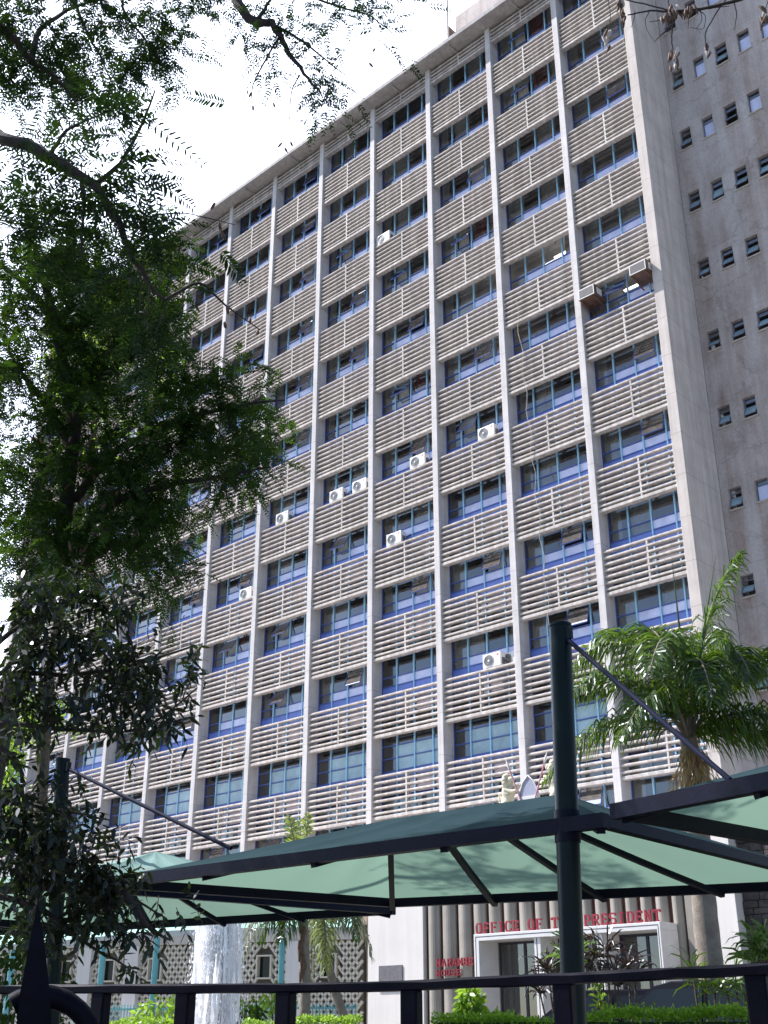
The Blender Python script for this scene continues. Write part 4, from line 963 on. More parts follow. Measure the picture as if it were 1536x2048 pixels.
# ================================================================== vegetation
def wloc(o, parent): o.location = -Vector(parent.location); return o
def tree_thing(name, base, label, cat='tree', group=None): return thing(name, tuple(base), label, cat, group)
def limb_px(b_, pts, r0, r1, n=7):
    P_ = [at(*p_) for p_ in pts]
    out = []
    for k in range(len(P_)-1):
        for s_ in range(4): out.append(P_[k]*(1-s_/4)+P_[k+1]*s_/4)
    out.append(P_[-1]); m_ = len(out)
    o2 = [out[0]]
    for k in range(1, m_-1): o2.append((out[k-1]+2*out[k]+out[k+1])/4+np.array([rnd.uniform(-1, 1), rnd.uniform(-1, 1), rnd.uniform(-1, 1)])*r0*0.25)
    o2.append(out[-1])
    b_.tube(o2, [r0+(r1-r0)*k/(m_-1) for k in range(m_)], n); return o2
def clumps_to_twigs(clumps, per_twig, tlen, out_bias=0.6, droop=0.35):
    """ellipsoidal leaf clumps -> twig starts, directions, lengths"""
    S_, D_, L_ = [], [], []
    for cx, cy, rx, ry, D, dep, n in clumps:
        c = at(cx, cy, D); wx, wy = rx*D/FPX, ry*D/FPX*1.05
        if D < 0: c = np.array([cx, cy, -D]); wx = rx; wy = ry        # a clump given in world metres
        fwd = unit(np.array([c[0]-CAM[0], c[1]-CAM[1], 0]));
        m_ = max(1, int(round(n/per_twig)))
        g_ = rng.normal(0, 1, (m_, 3)); g_ = unit(g_)*(rng.uniform(0, 1, (m_, 1))**0.45)
        off = RT*(g_[:, :1]*wx)+np.array([0, 0, 1])*(g_[:, 1:2]*wy)+fwd*(g_[:, 2:]*dep)
        d = unit(off+rng.normal(0, 0.35, (m_, 3))*max(wx, wy)); d = unit(d*out_bias+rng.normal(0, 0.6, (m_, 3))*(1-out_bias)*1.6); d[:, 2] -= droop*rng.uniform(0.3, 1.4, m_); d = unit(d)
        l = tlen*rng.uniform(0.6, 1.25, m_)
        S_.append(c+off-d*(l*0.5)[:, None]); D_.append(d); L_.append(l)
    return np.concatenate(S_), np.concatenate(D_), np.concatenate(L_)
def twig_strips(S_, D_, L_, r_, droop=0.15):
    """thin three-sided twigs as quads"""
    out = []
    u = unit(np.cross(D_, rng.normal(0, 1, D_.shape))); v = np.cross(D_, u)
    E_ = S_+D_*L_[:, None]; E_[:, 2] -= droop*L_
    for k in range(3):
        a0, a1 = 2*math.pi*k/3, 2*math.pi*(k+1)/3
        p_ = u*math.cos(a0)+v*math.sin(a0); q_ = u*math.cos(a1)+v*math.sin(a1)
        out.append(np.stack([S_+p_*r_, S_+q_*r_, E_+q_*r_*0.4, E_+p_*r_*0.4], 1))
    return np.concatenate(out)
def pin_crown(parent, clumps, mat, per_twig=7, tlen=0.55, L=(0.2, 0.3), pairs=10, ll=0.042, lw_=0.0125, droop=0.35, twig=True, twr=0.004):
    S_, D_, L_ = clumps_to_twigs(clumps, per_twig, tlen)
    n = len(S_); P_, Q_, U_ = [], [], []
    for k in range(per_twig):
        t_ = 0.15+0.85*k/(per_twig-1); side = unit(np.cross(D_, np.array([0, 0, 1.0])+rng.normal(0, 0.25, D_.shape)))*(1 if k % 2 else -1)
        p_ = S_+D_*(L_*t_)[:, None]; p_[:, 2] -= 0.15*L_*t_*t_
        q_ = side*0.75+D_*0.55+rng.normal(0, 0.28, D_.shape) if k < per_twig-1 else D_+rng.normal(0, 0.2, D_.shape); q_[:, 2] -= 0.12
        P_.append(p_); Q_.append(unit(q_)); U_.append(unit(np.array([0, 0, 1.0])+rng.normal(0, 0.45, D_.shape)))
    P_, Q_, U_ = map(np.concatenate, (P_, Q_, U_))
    V = pinnate(P_, Q_, U_, rng.uniform(L[0], L[1], len(P_)), pairs, ll, lw_, droop)
    wloc(rawmesh('crown', V, 6, mat, parent), parent)
    if twig: wloc(rawmesh('twigs', twig_strips(S_, D_, L_, twr), 4, 'bark', parent), parent)
def simple_crown(parent, clumps, mat, per_twig=9, tlen=0.35, ll=0.085, lw_=0.03, sag=0.15, twig=True, name='crown', droop=0.35):
    S_, D_, L_ = clumps_to_twigs(clumps, per_twig, tlen, droop=droop)
    Vs = []
    for k in range(per_twig):
        t_ = 0.12+0.88*k/(per_twig-1); a = k*2.4
        u = unit(np.cross(D_, np.array([0.1, 0.2, 1.0]))); v = np.cross(u, D_)
        sd = u*math.cos(a)+v*math.sin(a)
        p_ = S_+D_*(L_*t_)[:, None]; p_[:, 2] -= 0.15*L_*t_*t_
        q_ = unit(sd*0.8+D_*0.6+rng.normal(0, 0.25, D_.shape)-np.array([0, 0, 0.3])); nn_ = unit(np.array([0, 0, 1.0])+rng.normal(0, 0.6, D_.shape))
        Vs.append(leaves(p_, q_, nn_, ll*rng.uniform(0.7, 1.2, len(p_)), lw_*rng.uniform(0.75, 1.2, len(p_)), sag))
    wloc(rawmesh(name, np.concatenate(Vs), 6, mat, parent), parent)
    if twig: wloc(rawmesh('twigs', twig_strips(S_, D_, L_, 0.0035), 4, 'bark', parent), parent)

# --- the feathery tree overhead -------------------------------------------------
base = at(-420, 1900, 6.5); base[2] = 0.004
t1 = tree_thing('feathery_tree', base, 'large feathery leaved tree overhanging from the upper left, fine leaflets against the white sky')
tb = MB().mat('bark'); top = at(-260, 250, 6.6)
tb.tube([base, base*0.66+top*0.34+np.array([.1, 0, 0]), base*0.33+top*0.67, top], [0.24, 0.19, 0.15, 0.12], 12); wloc(tb.build('trunk', t1), t1)
bb = MB().mat('bark')
limb_px(bb, [(-260, 250, 6.6), (-80, 240, 5.8), (0, 270, 5.4), (100, 312, 5.25), (190, 372, 5.2), (235, 440, 5.1), (262, 520, 5.0), (330, 600, 5.2)], 0.05, 0.009, 8)
limb_px(bb, [(190, 372, 5.2), (240, 330, 5.1), (290, 240, 5.0), (310, 180, 5.0)], 0.016, 0.004)
limb_px(bb, [(100, 312, 5.25), (130, 260, 5.2), (220, 220, 5.1)], 0.014, 0.004)
limb_px(bb, [(160, 345, 5.2), (170, 400, 5.2), (160, 520, 5.2)], 0.016, 0.004)
limb_px(bb, [(-262, 262, 6.6), (-200, 100, 7), (-100, 20, 7.2), (0, 45, 7.4), (62, 125, 7.6), (105, 150, 7.6), (152, 205, 7.7)], 0.06, 0.010)
limb_px(bb, [(62, 125, 7.6), (75, 60, 7.8), (150, 10, 8.2), (260, -10, 8.4)], 0.03, 0.008)
limb_px(bb, [(120, -260, 7.3), (260, -120, 8.2), (240, 20, 8.4), (300, 90, 8.4), (340, 150, 8.5)], 0.022, 0.005)
limb_px(bb, [(120, -260, 7.3), (130, -60, 8.0), (170, 60, 8.2), (200, 110, 8.3), (230, 180, 8.4)], 0.022, 0.005)
limb_px(bb, [(-260, 260, 6.6), (-180, -120, 7.1), (120, -260, 7.3), (330, -150, 7.2), (470, -5, 7), (510, 48, 6.9), (545, 45, 6.9), (575, 90, 6.9), (605, 150, 6.9), (645, 195, 6.9)], 0.075, 0.006)
limb_px(bb, [(510, 48, 6.9), (528, 20, 6.9), (560, -30, 6.9)], 0.02, 0.008)
limb_px(bb, [(545, 50, 6.9), (590, 72, 6.9), (640, 110, 6.9), (690, 150, 6.9)], 0.014, 0.004)
limb_px(bb, [(560, 70, 6.9), (530, 120, 6.9), (505, 170, 6.9), (500, 215, 6.9)], 0.010, 0.003)
limb_px(bb, [(600, 150, 6.9), (582, 180, 6.9), (578, 250, 6.9), (566, 292, 6.9)], 0.006, 0.002)
limb_px(bb, [(560, -30, 6.9), (680, 15, 6.7), (740, 30, 6.6), (790, 70, 6.5)], 0.012, 0.003)
limb_px(bb, [(262, 520, 5.0), (300, 430, 5.0), (370, 425, 5.1), (430, 440, 5.2), (470, 450, 5.3)], 0.006, 0.002)
limb_px(bb, [(330, 600, 5.2), (400, 560, 5.2), (450, 610, 5.3), (520, 660, 5.4)], 0.010, 0.003)
wloc(bb.build('branches', t1), t1)
CA = [(60, 40, 120, 70, 8, 1.0, 90), (180, 55, 110, 80, 8.5, 1.0, 105), (300, 50, 100, 65, 8.5, 1.0, 96), (375, 50, 55, 55, 8.5, .6, 28), (90, 140, 110, 55, 8, 1.0, 56), (215, 150, 100, 50, 8.5, .8, 52), (325, 130, 60, 45, 8.5, .6, 22), (35, 205, 60, 40, 8, .6, 18),
      (150, 210, 70, 22, 8, .5, 10), (20, 100, 60, 60, 7.6, .6, 30)]
CA = [(a, b_, c, d, e, f, n*2.1) for a, b_, c, d, e, f, n in CA]
CA += [(10.2, -32.6, 1.4, 1.0, -7.8, 1.3, 150), (9.4, -33.2, 1.4, 1.0, -7.0, 1.3, 150), (12.2, -33.4, 1.4, 0.9, -8.9, 1.3, 150), (8.8, -32.6, 1.4, 1.0, -9.2, 1.3, 150), (14, -34.3, 1.5, 0.9, -9.0, 1.3, 120), (17, -35.4, 1.6, 0.8, -8.0, 1.3, 120), (14.5, -36.2, 1.6, 0.9, -8.0, 1.3, 120), (12, -35, 1.5, .9, -8.0, 1.3, 120), (18, -33.8, 1.3, .7, -9.6, 1.0, 80), (11, -33.6, 1.3, .8, -6.6, 1.2, 120)]  # unseen clumps overhead, added to shade the street fence and mast
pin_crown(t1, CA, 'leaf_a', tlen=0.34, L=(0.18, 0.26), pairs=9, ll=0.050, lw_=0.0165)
CB = [(505, 60, 45, 45, 7, .4, 16), (555, 90, 50, 45, 6.9, .4, 20), (620, 130, 60, 45, 6.9, .4, 24), (668, 155, 38, 32, 6.9, .4, 20), (600, 25, 70, 40, 7, .4, 24), (690, 35, 60, 40, 6.8, .4, 22), (640, 190, 40, 18, 6.9, .3, 6), (495, 120, 25, 40, 6.9, .3, 6), (745, 40, 40, 40, 6.6, .3, 13), (790, 80, 25, 40, 6.5, .2, 8), (862, 10, 10, 20, 6.5, .2, 4), (430, 20, 40, 30, 7.3, .4, 12)]
CB = [(a, b_, c, d, e, f, n*1.5) for a, b_, c, d, e, f, n in CB]
pin_crown(t1, CB, 'leaf_a', per_twig=5, tlen=0.30, L=(0.13, 0.2), pairs=8, ll=0.038, lw_=0.0135)
CDn = [(40, 290, 70, 45, 5.3, .4, 9), (110, 400, 110, 60, 5.3, .5, 21), (230, 280, 60, 50, 5.1, .3, 13), (60, 470, 90, 60, 5.4, .5, 20), (190, 450, 70, 60, 5.2, .4, 16), (270, 330, 45, 70, 5.0, .3, 11), (300, 450, 25, 60, 5.0, .2, 7), (240, 540, 90, 50, 5.2, .4, 18), (320, 610, 60, 60, 5.2, .3, 13), (420, 580, 45, 30, 5.2, .2, 3)]
CD = [(a, b_, c, d, e, f, n*1.5) for a, b_, c, d, e, f, n in CDn]
pin_crown(t1, CD, 'leaf_a', per_twig=4, tlen=0.32, L=(0.24, 0.34), pairs=13, ll=0.052, lw_=0.0135, droop=0.25)
ex = [(232, 188, 405, 318, 4.9), (235, 195, 305, 335, 4.9), (455, 208, 372, 186, 5.6), (300, 352, 386, 408, 4.9), (270, 365, 365, 358, 4.9), (150, 225, 300, 178, 5.0), (290, 300, 322, 440, 4.9), (250, 300, 262, 430, 4.9), (140, 350, 20, 300, 5.2), (80, 330, -10, 380, 5.2), (290, 440, 318, 545, 4.9), (370, 520, 440, 545, 5.2), (440, 500, 485, 560, 5.2), (250, 190, 180, 240, 5.0), (200, 380, 290, 470, 4.9), (90, 215, 40, 330, 5.1)]
P_ = np.array([at(a, b_, D) for a, b_, c, d, D in ex]); T_ = np.array([at(c, d, D+rnd.uniform(-.05, .05)) for a, b_, c, d, D in ex])
U_ = unit(CAM-P_+rng.normal(0, 0.8, P_.shape))
V = np.concatenate([pinnate(P_[k:k+1], (T_-P_)[k:k+1], U_[k:k+1], np.array([np.linalg.norm(T_[k]-P_[k])*1.0]), 15, 0.056, 0.0135, 0.06) for k in range(len(ex))])
wloc(rawmesh('crown', V, 6, 'leaf_a', t1), t1)
# dry pods on the hanging twigs
_pm = MB().mat('pod'); ellip(_pm, (0, 0, 0), (0.010, 0.009, 0.028), 7, 6); POD = _pm.mesh('pod')
def podpart(parent, c, sc):
    o = bpy.data.objects.new('pod', POD); link(o, parent); o.location = Vector(tuple(map(float, c)))-Vector(parent.location); o.scale = (sc, sc, sc*rnd.uniform(.8, 1.3)); o.rotation_euler = (rnd.uniform(-.6, .6), rnd.uniform(-.6, .6), 0)
for px, py, D in ((500, 190, 6.9), (506, 216, 6.9), (560, 290, 6.9), (572, 300, 6.9), (583, 288, 6.9), (548, 210, 6.9), (600, 215, 6.9), (748, 100, 6.5), (742, 130, 6.5), (790, 105, 6.5), (440, 455, 5.3), (446, 470, 5.3), (455, 620, 5.3), (450, 650, 5.3), (500, 640, 5.4), (515, 665, 5.4), (475, 410, 5.4), (426, 412, 5.2), (345, 468, 5.1)):
    podpart(t1, at(px, py, D), 1.0)

# --- bushy tree in the middle left --------------------------------------------
base = at(-90, 2080, 11.4); base[2] = GZ
t2 = tree_thing('bushy_tree', base, 'dense dark green tree filling the left edge in front of the office block')
tb = MB().mat('bark')
p2 = [base, at(-45, 1700, 11.4), at(20, 1380, 11.3), at(120, 1120, 11.1), at(150, 850, 11), at(110, 640, 10.8), at(70, 500, 10.6)]
tb.tube(p2, [0.13, 0.11, 0.095, 0.08, 0.07, 0.05, 0.03], 10); wloc(tb.build('trunk', t2), t2)
bb = MB().mat('bark')
for pts in ([(150, 1000, 11), (230, 900, 10.6), (330, 850, 10.2), (450, 815, 10), (570, 800, 9.9)], [(150, 900, 11), (60, 760, 11.2), (-20, 700, 11.4)], [(140, 830, 11), (240, 720, 10.5), (330, 690, 10.2), (390, 640, 10.1)], [(110, 640, 10.8), (200, 570, 10.4), (300, 540, 10.2)],
            [(150, 1080, 11), (230, 1000, 10.6), (330, 970, 10.4), (450, 950, 10.3), (540, 935, 10.2)], [(140, 1150, 11), (230, 1080, 10.8), (320, 1100, 10.6), (360, 1170, 10.5)], [(110, 640, 10.8), (40, 560, 10.8), (-20, 510, 11)]):
    limb_px(bb, pts, 0.05, 0.010)
wloc(bb.build('branches', t2), t2)
CE = [(40, 480, 90, 60), (150, 480, 90, 60), (250, 510, 90, 55), (320, 545, 50, 45), (60, 590, 90, 75), (190, 590, 100, 75), (300, 600, 75, 60), (60, 720, 100, 85), (190, 720, 110, 85), (310, 710, 75, 55), (345, 770, 60, 45), (430, 805, 75, 42), (510, 812, 55, 30), (560, 800, 40, 20), (400, 860, 110, 50), (490, 885, 55, 36), (300, 860, 100, 70), (150, 850, 110, 80), (45, 850, 60, 60),
      (80, 980, 80, 70), (200, 980, 100, 70), (330, 960, 90, 50), (440, 945, 75, 34), (525, 925, 35, 30), (280, 1050, 80, 50), (180, 1090, 100, 70), (90, 1110, 70, 70), (330, 1120, 50, 40), (352, 1180, 28, 24), (20, 960, 40, 40), (40, 660, 60, 50), (20, 560, 50, 60), (100, 540, 80, 50), (-5, 700, 45, 90), (0, 830, 40, 70), (5, 1000, 45, 80), (10, 1120, 45, 50)]
clE = []
for cx, cy, rx, ry in CE:
    dn = 1.0 if cx > 60 else 0.6
    clE.append((cx, cy, rx, ry, 10.3 if cx > 250 else 10.8, 1.0, rx*ry*3.14*5.2/330*dn))
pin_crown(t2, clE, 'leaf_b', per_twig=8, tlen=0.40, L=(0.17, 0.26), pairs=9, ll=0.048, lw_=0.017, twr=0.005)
# brown seed bunches inside the crown
for k in range(60):
    podpart(t2, at(rnd.gauss(165, 45), rnd.uniform(820, 1200), 10.3+rnd.uniform(-.2, .6)), 1.4)

# --- glossy broad leaved tree lower left -------------------------------------------
base = at(-160, 2080, 8.2); base[2] = 0.81
t3 = tree_thing('glossy_leaf_tree', base, 'dark tree with glossy oval leaves drooping at the lower left over the fence')
tb = MB().mat('bark'); tb.tube([base, at(-150, 1700, 8.2), at(-120, 1400, 8.2), at(-100, 1150, 8.2)], [0.11, 0.09, 0.07, 0.04], 10); wloc(tb.build('trunk', t3), t3)
bb = MB().mat('bark')
for pts in ([(-130, 1430, 8.2), (0, 1340, 8.1), (130, 1352, 8), (250, 1338, 7.9), (390, 1290, 7.8)], [(-135, 1500, 8.2), (0, 1442, 8.1), (150, 1462, 8), (290, 1462, 7.9), (395, 1375, 7.8)], [(-120, 1400, 8.2), (20, 1260, 8.2), (150, 1200, 8.2), (260, 1210, 8.1)],
            [(-150, 1700, 8.2), (20, 1690, 8), (130, 1740, 7.9), (250, 1790, 7.8), (330, 1835, 7.8)], [(-150, 1640, 8.2), (0, 1600, 8.1), (120, 1620, 8), (220, 1640, 8)], [(-150, 1780, 8.2), (60, 1800, 8), (160, 1880, 7.8), (255, 1935, 7.8)], [(250, 1790, 7.8), (300, 1860, 7.7), (340, 1880, 7.7)], [(-140, 1560, 8.2), (-20, 1480, 8.1), (40, 1520, 8), (50, 1640, 8), (30, 1760, 8)]):
    limb_px(bb, pts, 0.026, 0.005)
wloc(bb.build('branches', t3), t3)
CF = [(90, 1190, 100, 55, 1.), (210, 1225, 85, 55, 1.), (60, 1290, 75, 60, 1.), (165, 1310, 110, 55, 1.), (285, 1330, 80, 45, 1.), (368, 1345, 30, 42, 1.), (230, 1415, 110, 42, 1.), (330, 1435, 60, 30, 1.), (245, 1475, 45, 22, .9), (90, 1410, 90, 42, .9), (50, 1490, 60, 32, .5), (30, 1590, 55, 50, .6), (110, 1650, 95, 45, .7), (195, 1660, 45, 30, .5), (60, 1720, 75, 50, 1.), (150, 1745, 95, 45, 1.), (250, 1745, 50, 30, .8),
      (235, 1800, 60, 28, .6), (170, 1830, 75, 34, .7), (275, 1862, 60, 22, .6), (150, 1868, 55, 20, .6), (335, 1850, 45, 20, .35), (255, 1935, 28, 16, .5), (390, 1825, 20, 25, .25), (60, 1840, 55, 40, .7), (20, 1660, 50, 50, .8), (130, 1560, 60, 25, .35), (40, 1370, 60, 45, .9), (190, 1770, 60, 30, .8)]
clF = [(cx, cy, rx, ry, 7.9, 0.5, rx*ry*3.14*dn*(2.5 if cy < 1500 else 3.3)/95) for cx, cy, rx, ry, dn in CF]
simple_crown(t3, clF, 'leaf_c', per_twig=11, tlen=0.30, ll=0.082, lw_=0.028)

# --- bright leaved trees behind ---------------------------------------------------
def far_tree(px, py, D, clumps, label, mat, ll=0.12):
    base = at(px, py, D); base[2] = GZ
    t_ = tree_thing('bright_tree', base, label)
    top = at(clumps[0][0], clumps[0][1], D)
    tb = MB().mat('bark_brown'); tb.tube([base, base*0.5+top*0.5-RT*0.3, top], [0.10, 0.07, 0.04], 9); wloc(tb.build('trunk', t_), t_)
    bb = MB().mat('bark_brown')
    for c_ in clumps: limb_px(bb, [(clumps[0][0], clumps[0][1]+20, D), (c_[0], c_[1], D)], 0.04, 0.012)
    wloc(bb.build('branches', t_), t_)
    simple_crown(t_, clumps, mat, per_twig=9, tlen=0.5, ll=ll, lw_=ll*0.42, sag=0.1)
far_tree(-20, 2060, 20, [(10, 1480, 50, 90, 20, 1.2, 700), (50, 1420, 35, 40, 20, .8, 240), (10, 1600, 40, 60, 20, 1, 300), (120, 1440, 20, 40, 20, .6, 80)], 'bright yellow green tree glimpsed at the left edge behind the dark leaves', 'leaf_bright')
far_tree(60, 2060, 15, [(225, 660, 70, 70, 15, 1.0, 420), (330, 720, 45, 35, 15, .8, 170), (190, 760, 60, 45, 15, .8, 220), (110, 700, 50, 60, 15, .8, 200), (250, 590, 40, 30, 15, .6, 90), (250, 860, 60, 40, 15, .7, 130)], 'added lime green tree standing in for sunlit leaves of the dense dark tree', 'leaf_bright', 0.10)  # added tree, its bright leaves paint sunlight inside the bushy tree

# --- bare twigs with dry pods top right -----------------------------------------
base = at(2050, 1700, 7.5); base[2] = 0.004
t5 = tree_thing('bare_tree', base, 'nearly leafless tree reaching in from the upper right with dangling dry pods')
tb = MB().mat('bark'); tb.tube([base, at(1950, 700, 7.2), at(1800, 0, 6.8), at(1650, -120, 6.4)], [0.16, 0.12, 0.08, 0.04], 10); wloc(tb.build('trunk', t5), t5)
bb = MB().mat('bark')
TW = [([(1650, -120, 6.4), (1560, -40, 6.1), (1480, 0, 6), (1420, 16, 6), (1350, 24, 6), (1300, 21, 6), (1255, 30, 6)], .016, .004), ([(1350, 24, 6), (1300, 10, 6), (1250, 0, 6), (1238, -10, 6)], .006, .003), ([(1342, 24, 6), (1345, 55, 6), (1343, 80, 6), (1346, 100, 6)], .006, .003), ([(1340, 55, 6), (1322, 70, 6), (1309, 84, 6)], .005, .002),
      ([(1560, -42, 6.1), (1490, -40, 6.05), (1450, 0, 6), (1430, 30, 6), (1410, 64, 6), (1412, 100, 6)], .006, .003), ([(1560, -42, 6.1), (1440, -60, 6), (1466, 0, 6), (1474, 25, 6), (1469, 60, 6)], .006, .002), ([(1300, 21, 6), (1290, 40, 6), (1293, 60, 6), (1310, 85, 6)], .003, .0015), ([(1255, -20, 6), (1215, 0, 6), (1222, 30, 6), (1216, 60, 6)], .004, .002), ([(1240, 0, 6), (1246, 50, 6), (1250, 85, 6)], .005, .002), ([(1340, 22, 6), (1322, 40, 6), (1298, 44, 6)], .004, .002),
      ([(1400, 18, 6), (1405, 40, 6), (1392, 58, 6)], .003, .0015), ([(1415, 17, 6), (1440, 14, 6), (1460, 12, 6)], .005, .002), ([(1395, 20, 6), (1412, 30, 6), (1408, 60, 6), (1380, 55, 6)], .003, .0015), ([(1270, 22, 6), (1268, 40, 6), (1262, 55, 6)], .003, .0015), ([(1640, -115, 6.38), (1600, -80, 6.2), (1540, -10, 6), (1530, 20, 6)], .006, .003), ([(1340, 20, 6), (1335, 0, 6), (1350, -30, 6)], .006, .004), ([(1370, 20, 6), (1378, 40, 6), (1376, 58, 6)], .003, .0015)]
for pts, a, c in TW: limb_px(bb, pts, a, c, 6)
wloc(bb.build('branches', t5), t5)
def podbunch(px, py, D, hgt, wid, n):
    for k in range(n):
        c = at(px+rnd.uniform(-wid, wid), py+rnd.uniform(0, hgt), D+rnd.uniform(-.03, .03)); pm = MB().mat('pod' if rnd.random() < .8 else 'cream')
        l = rnd.uniform(.03, .055); d = np.array([rnd.uniform(-.5, .5), rnd.uniform(-.5, .5), -1]); d = unit(d)
        pm.tube([c-d*l, c-d*l*.4+np.array([.006, 0, 0]), c+d*l*.4+np.array([.006, 0, 0]), c+d*l], [.003, rnd.uniform(.008, .014), rnd.uniform(.008, .012), .002], 6); wloc(pm.build('pod', t5), t5)
podbunch(1346, 100, 6, 45, 9, 9); podbunch(1414, 98, 6, 16, 6, 4); podbunch(1240, 4, 6, 45, 8, 9); podbunch(1213, 62, 6, 40, 6, 6); podbunch(1527, 10, 6, 48, 6, 6); podbunch(1352, 12, 6, 25, 14, 10); podbunch(1330, 35, 6, 12, 9, 4); podbunch(1378, 18, 6, 16, 12, 6)

# --- palms ----------------------------------------------------------------
def bez(a, b_, c, n): return [a*(1-t_)**2+b_*2*t_*(1-t_)+c*t_*t_ for t_ in np.linspace(0, 1, n)]
def frond(parent, o_, ctl, tip, mat, ll=0.55, npair=60, lw_=0.030, hang=1.0, loc0=None):
    """one arching palm leaf: midrib and two rows of drooping strap leaflets"""
    pts = np.array(bez(o_, ctl, tip, npair+1)); V = []
    tang = unit(np.gradient(pts, axis=0))
    for k in range(6, npair+1):
        t_ = k/npair; prof = math.sin(math.pi*min(1, 0.12+0.86*t_))**0.7*0.85+0.15
        sd = unit(np.cross(tang[k], np.array([0, 0, 1.0])+rng.normal(0, .08, 3)))
        for sg in (-1, 1):
            for rep in (0, 1):
                l = ll*prof*rng.uniform(0.8, 1.1); d = unit(sd*sg*(0.9 if rep == 0 else 0.55)+tang[k]*0.55+np.array([0, 0, 0.25-0.5*rep])+rng.normal(0, .12, 3))
                p0 = pts[k]+tang[k]*rng.uniform(-.02, .02); p1 = p0+d*l*0.45; d2 = unit(d+np.array([0, 0, -hang*rng.uniform(.6, 1.3)])); p2 = p1+d2*l*0.32; d3 = unit(d2+np.array([0, 0, -hang*0.8])); p3 = p2+d3*l*0.28
                wv = unit(np.cross(d, np.cross(sd, tang[k])+rng.normal(0, .5, 3)))*lw_/2
                V += [np.array([p0-wv*.5, p0+wv*.5, p1+wv, p1-wv]), np.array([p1-wv, p1+wv, p2+wv*.85, p2-wv*.85]), np.array([p2-wv*.85, p2+wv*.85, p3+wv*.1, p3-wv*.1])]
    o = rawmesh('frond', np.array(V), 4, mat, parent); wloc(o, parent)
    b_ = MB().mat('palm_bark'); b_.tube(pts[::4], np.linspace(0.035, 0.006, len(pts[::4])), 6); r_ = b_.build('midrib', o)
    return o
def palm_trunk(parent, pts, r0, r1):
    b_ = MB().mat('palm_bark'); P_ = []; R_ = []
    n = 34
    for k in range(n+1):
        t_ = k/n*(len(pts)-1); i_ = min(int(t_), len(pts)-2); f_ = t_-i_; P_.append(pts[i_]*(1-f_)+pts[i_+1]*f_); R_.append((r0+(r1-r0)*k/n)*(1+0.035*(k % 2)))
    b_.tube(P_, R_, 14); wloc(b_.build('trunk', parent), parent)
base = at(1412, 1850, 18); bz = base.copy(); bz[2] = GZ
pa = tree_thing('palm_tree', bz, 'tall palm with drooping feather fronds right of the front mast, smooth grey trunk', 'palm')
cr = at(1378, 1480, 18)
palm_trunk(pa, [bz, base, at(1392, 1600, 18), cr], 0.20, 0.13)
for c_, t_ in (((1260, 1180, 18.3), (1135, 1350, 18.2)), ((1235, 1270, 17.6), (1130, 1400, 17.2)), ((1220, 1370, 17.8), (1092, 1560, 17.5)), ((1330, 1210, 18.5), (1275, 1270, 19.3)), ((1400, 1200, 18), (1480, 1108, 18.2)), ((1450, 1210, 18), (1500, 1350, 17.5)), ((1470, 1320, 18.2), (1570, 1290, 18.4)),
               ((1480, 1380, 17.8), (1610, 1460, 17.6)), ((1450, 1440, 17.7), (1580, 1480, 17.6)), ((1340, 1170, 17.7), (1300, 1340, 16.6)), ((1400, 1240, 19), (1430, 1270, 20)), ((1385, 1210, 17.4), (1425, 1400, 16.8)), ((1330, 1290, 17.2), (1240, 1480, 16.8)), ((1300, 1240, 18.6), (1205, 1270, 19.2)), ((1500, 1260, 18.5), (1600, 1330, 19))):
    frond(pa, cr, at(*c_), at(*t_), 'palm_leaf', ll=0.74)
b_ = MB().mat('palm_leaf')
for (x0, y0), (x1, y1) in (((1378, 1430), (1344, 1122)), ((1385, 1400), (1432, 1108))): b_.tube([at(x0, y0, 18), at((x0+x1)/2, (y0+y1)/2, 18), at(x1, y1, 18)], [.035, .02, .003], 7)
wloc(b_.build('spear_leaf', pa), pa)
n = 900; c0 = at(1384, 1505, 17.9)
ph = rng.uniform(0, 2*math.pi, n); rad = rng.uniform(.02, .46, n); zz = rng.uniform(0, 1, n)
Pd = c0+np.stack([np.cos(ph)*rad*(0.35+0.65*zz), np.sin(ph)*rad*(0.35+0.65*zz), 0.08-0.72*zz], 1)
Dd = unit(np.stack([np.cos(ph)*.35, np.sin(ph)*.35, -1+0*ph], 1)+rng.normal(0, .2, (n, 3)))
wloc(rawmesh('seed_skirt', leaves(Pd, Dd, rng.normal(0, 1, (n, 3)), rng.uniform(.12, .26, n), np.full(n, .018)), 6, 'straw', pa), pa)

pb_ = at(611, 1960, 24); bz = pb_.copy(); bz[2] = GZ
p2_ = tree_thing('palm_tree', bz, 'slim palm behind the middle canopy with fronds above it and dead sheaths on the trunk', 'palm')
cr = at(607, 1770, 24); palm_trunk(p2_, [bz, pb_, at(607, 1850, 24), cr], 0.11, 0.085)
for c_, t_, mt in (((590, 1690, 24), (578, 1632, 24.3), 'palm_yellow'), ((612, 1680, 24), (616, 1628, 24), 'palm_yellow'), ((600, 1690, 24.2), (600, 1642, 24.6), 'palm_yellow'), ((560, 1680, 23.8), (515, 1705, 23.5), 'palm_yellow'), ((530, 1740, 23.4), (482, 1920, 23.2), 'palm_grey'), ((560, 1770, 23.8), (520, 1880, 23.7), 'palm_leaf'), ((590, 1800, 23.4), (560, 1880, 23.3), 'palm_leaf'), ((650, 1740, 24.2), (690, 1860, 24.4), 'palm_grey')):
    frond(p2_, cr, at(*c_), at(*t_), mt, ll=0.26 if t_[1] < 1720 else 0.6, npair=36, hang=0.25 if t_[1] < 1720 else 1.0)
b_ = MB().mat('pod')
for k in range(8): c = at(604+rnd.uniform(-5, 5), 1850+k*14, 23.88); b_.tube([c+np.array([0, 0, .1]), c, c-np.array([.03, 0, .16])], [.035, .05, .015], 7)
wloc(b_.build('dead_sheath', p2_), p2_)
pc_ = at(692, 2045, 25); bz = pc_.copy(); bz[2] = GZ
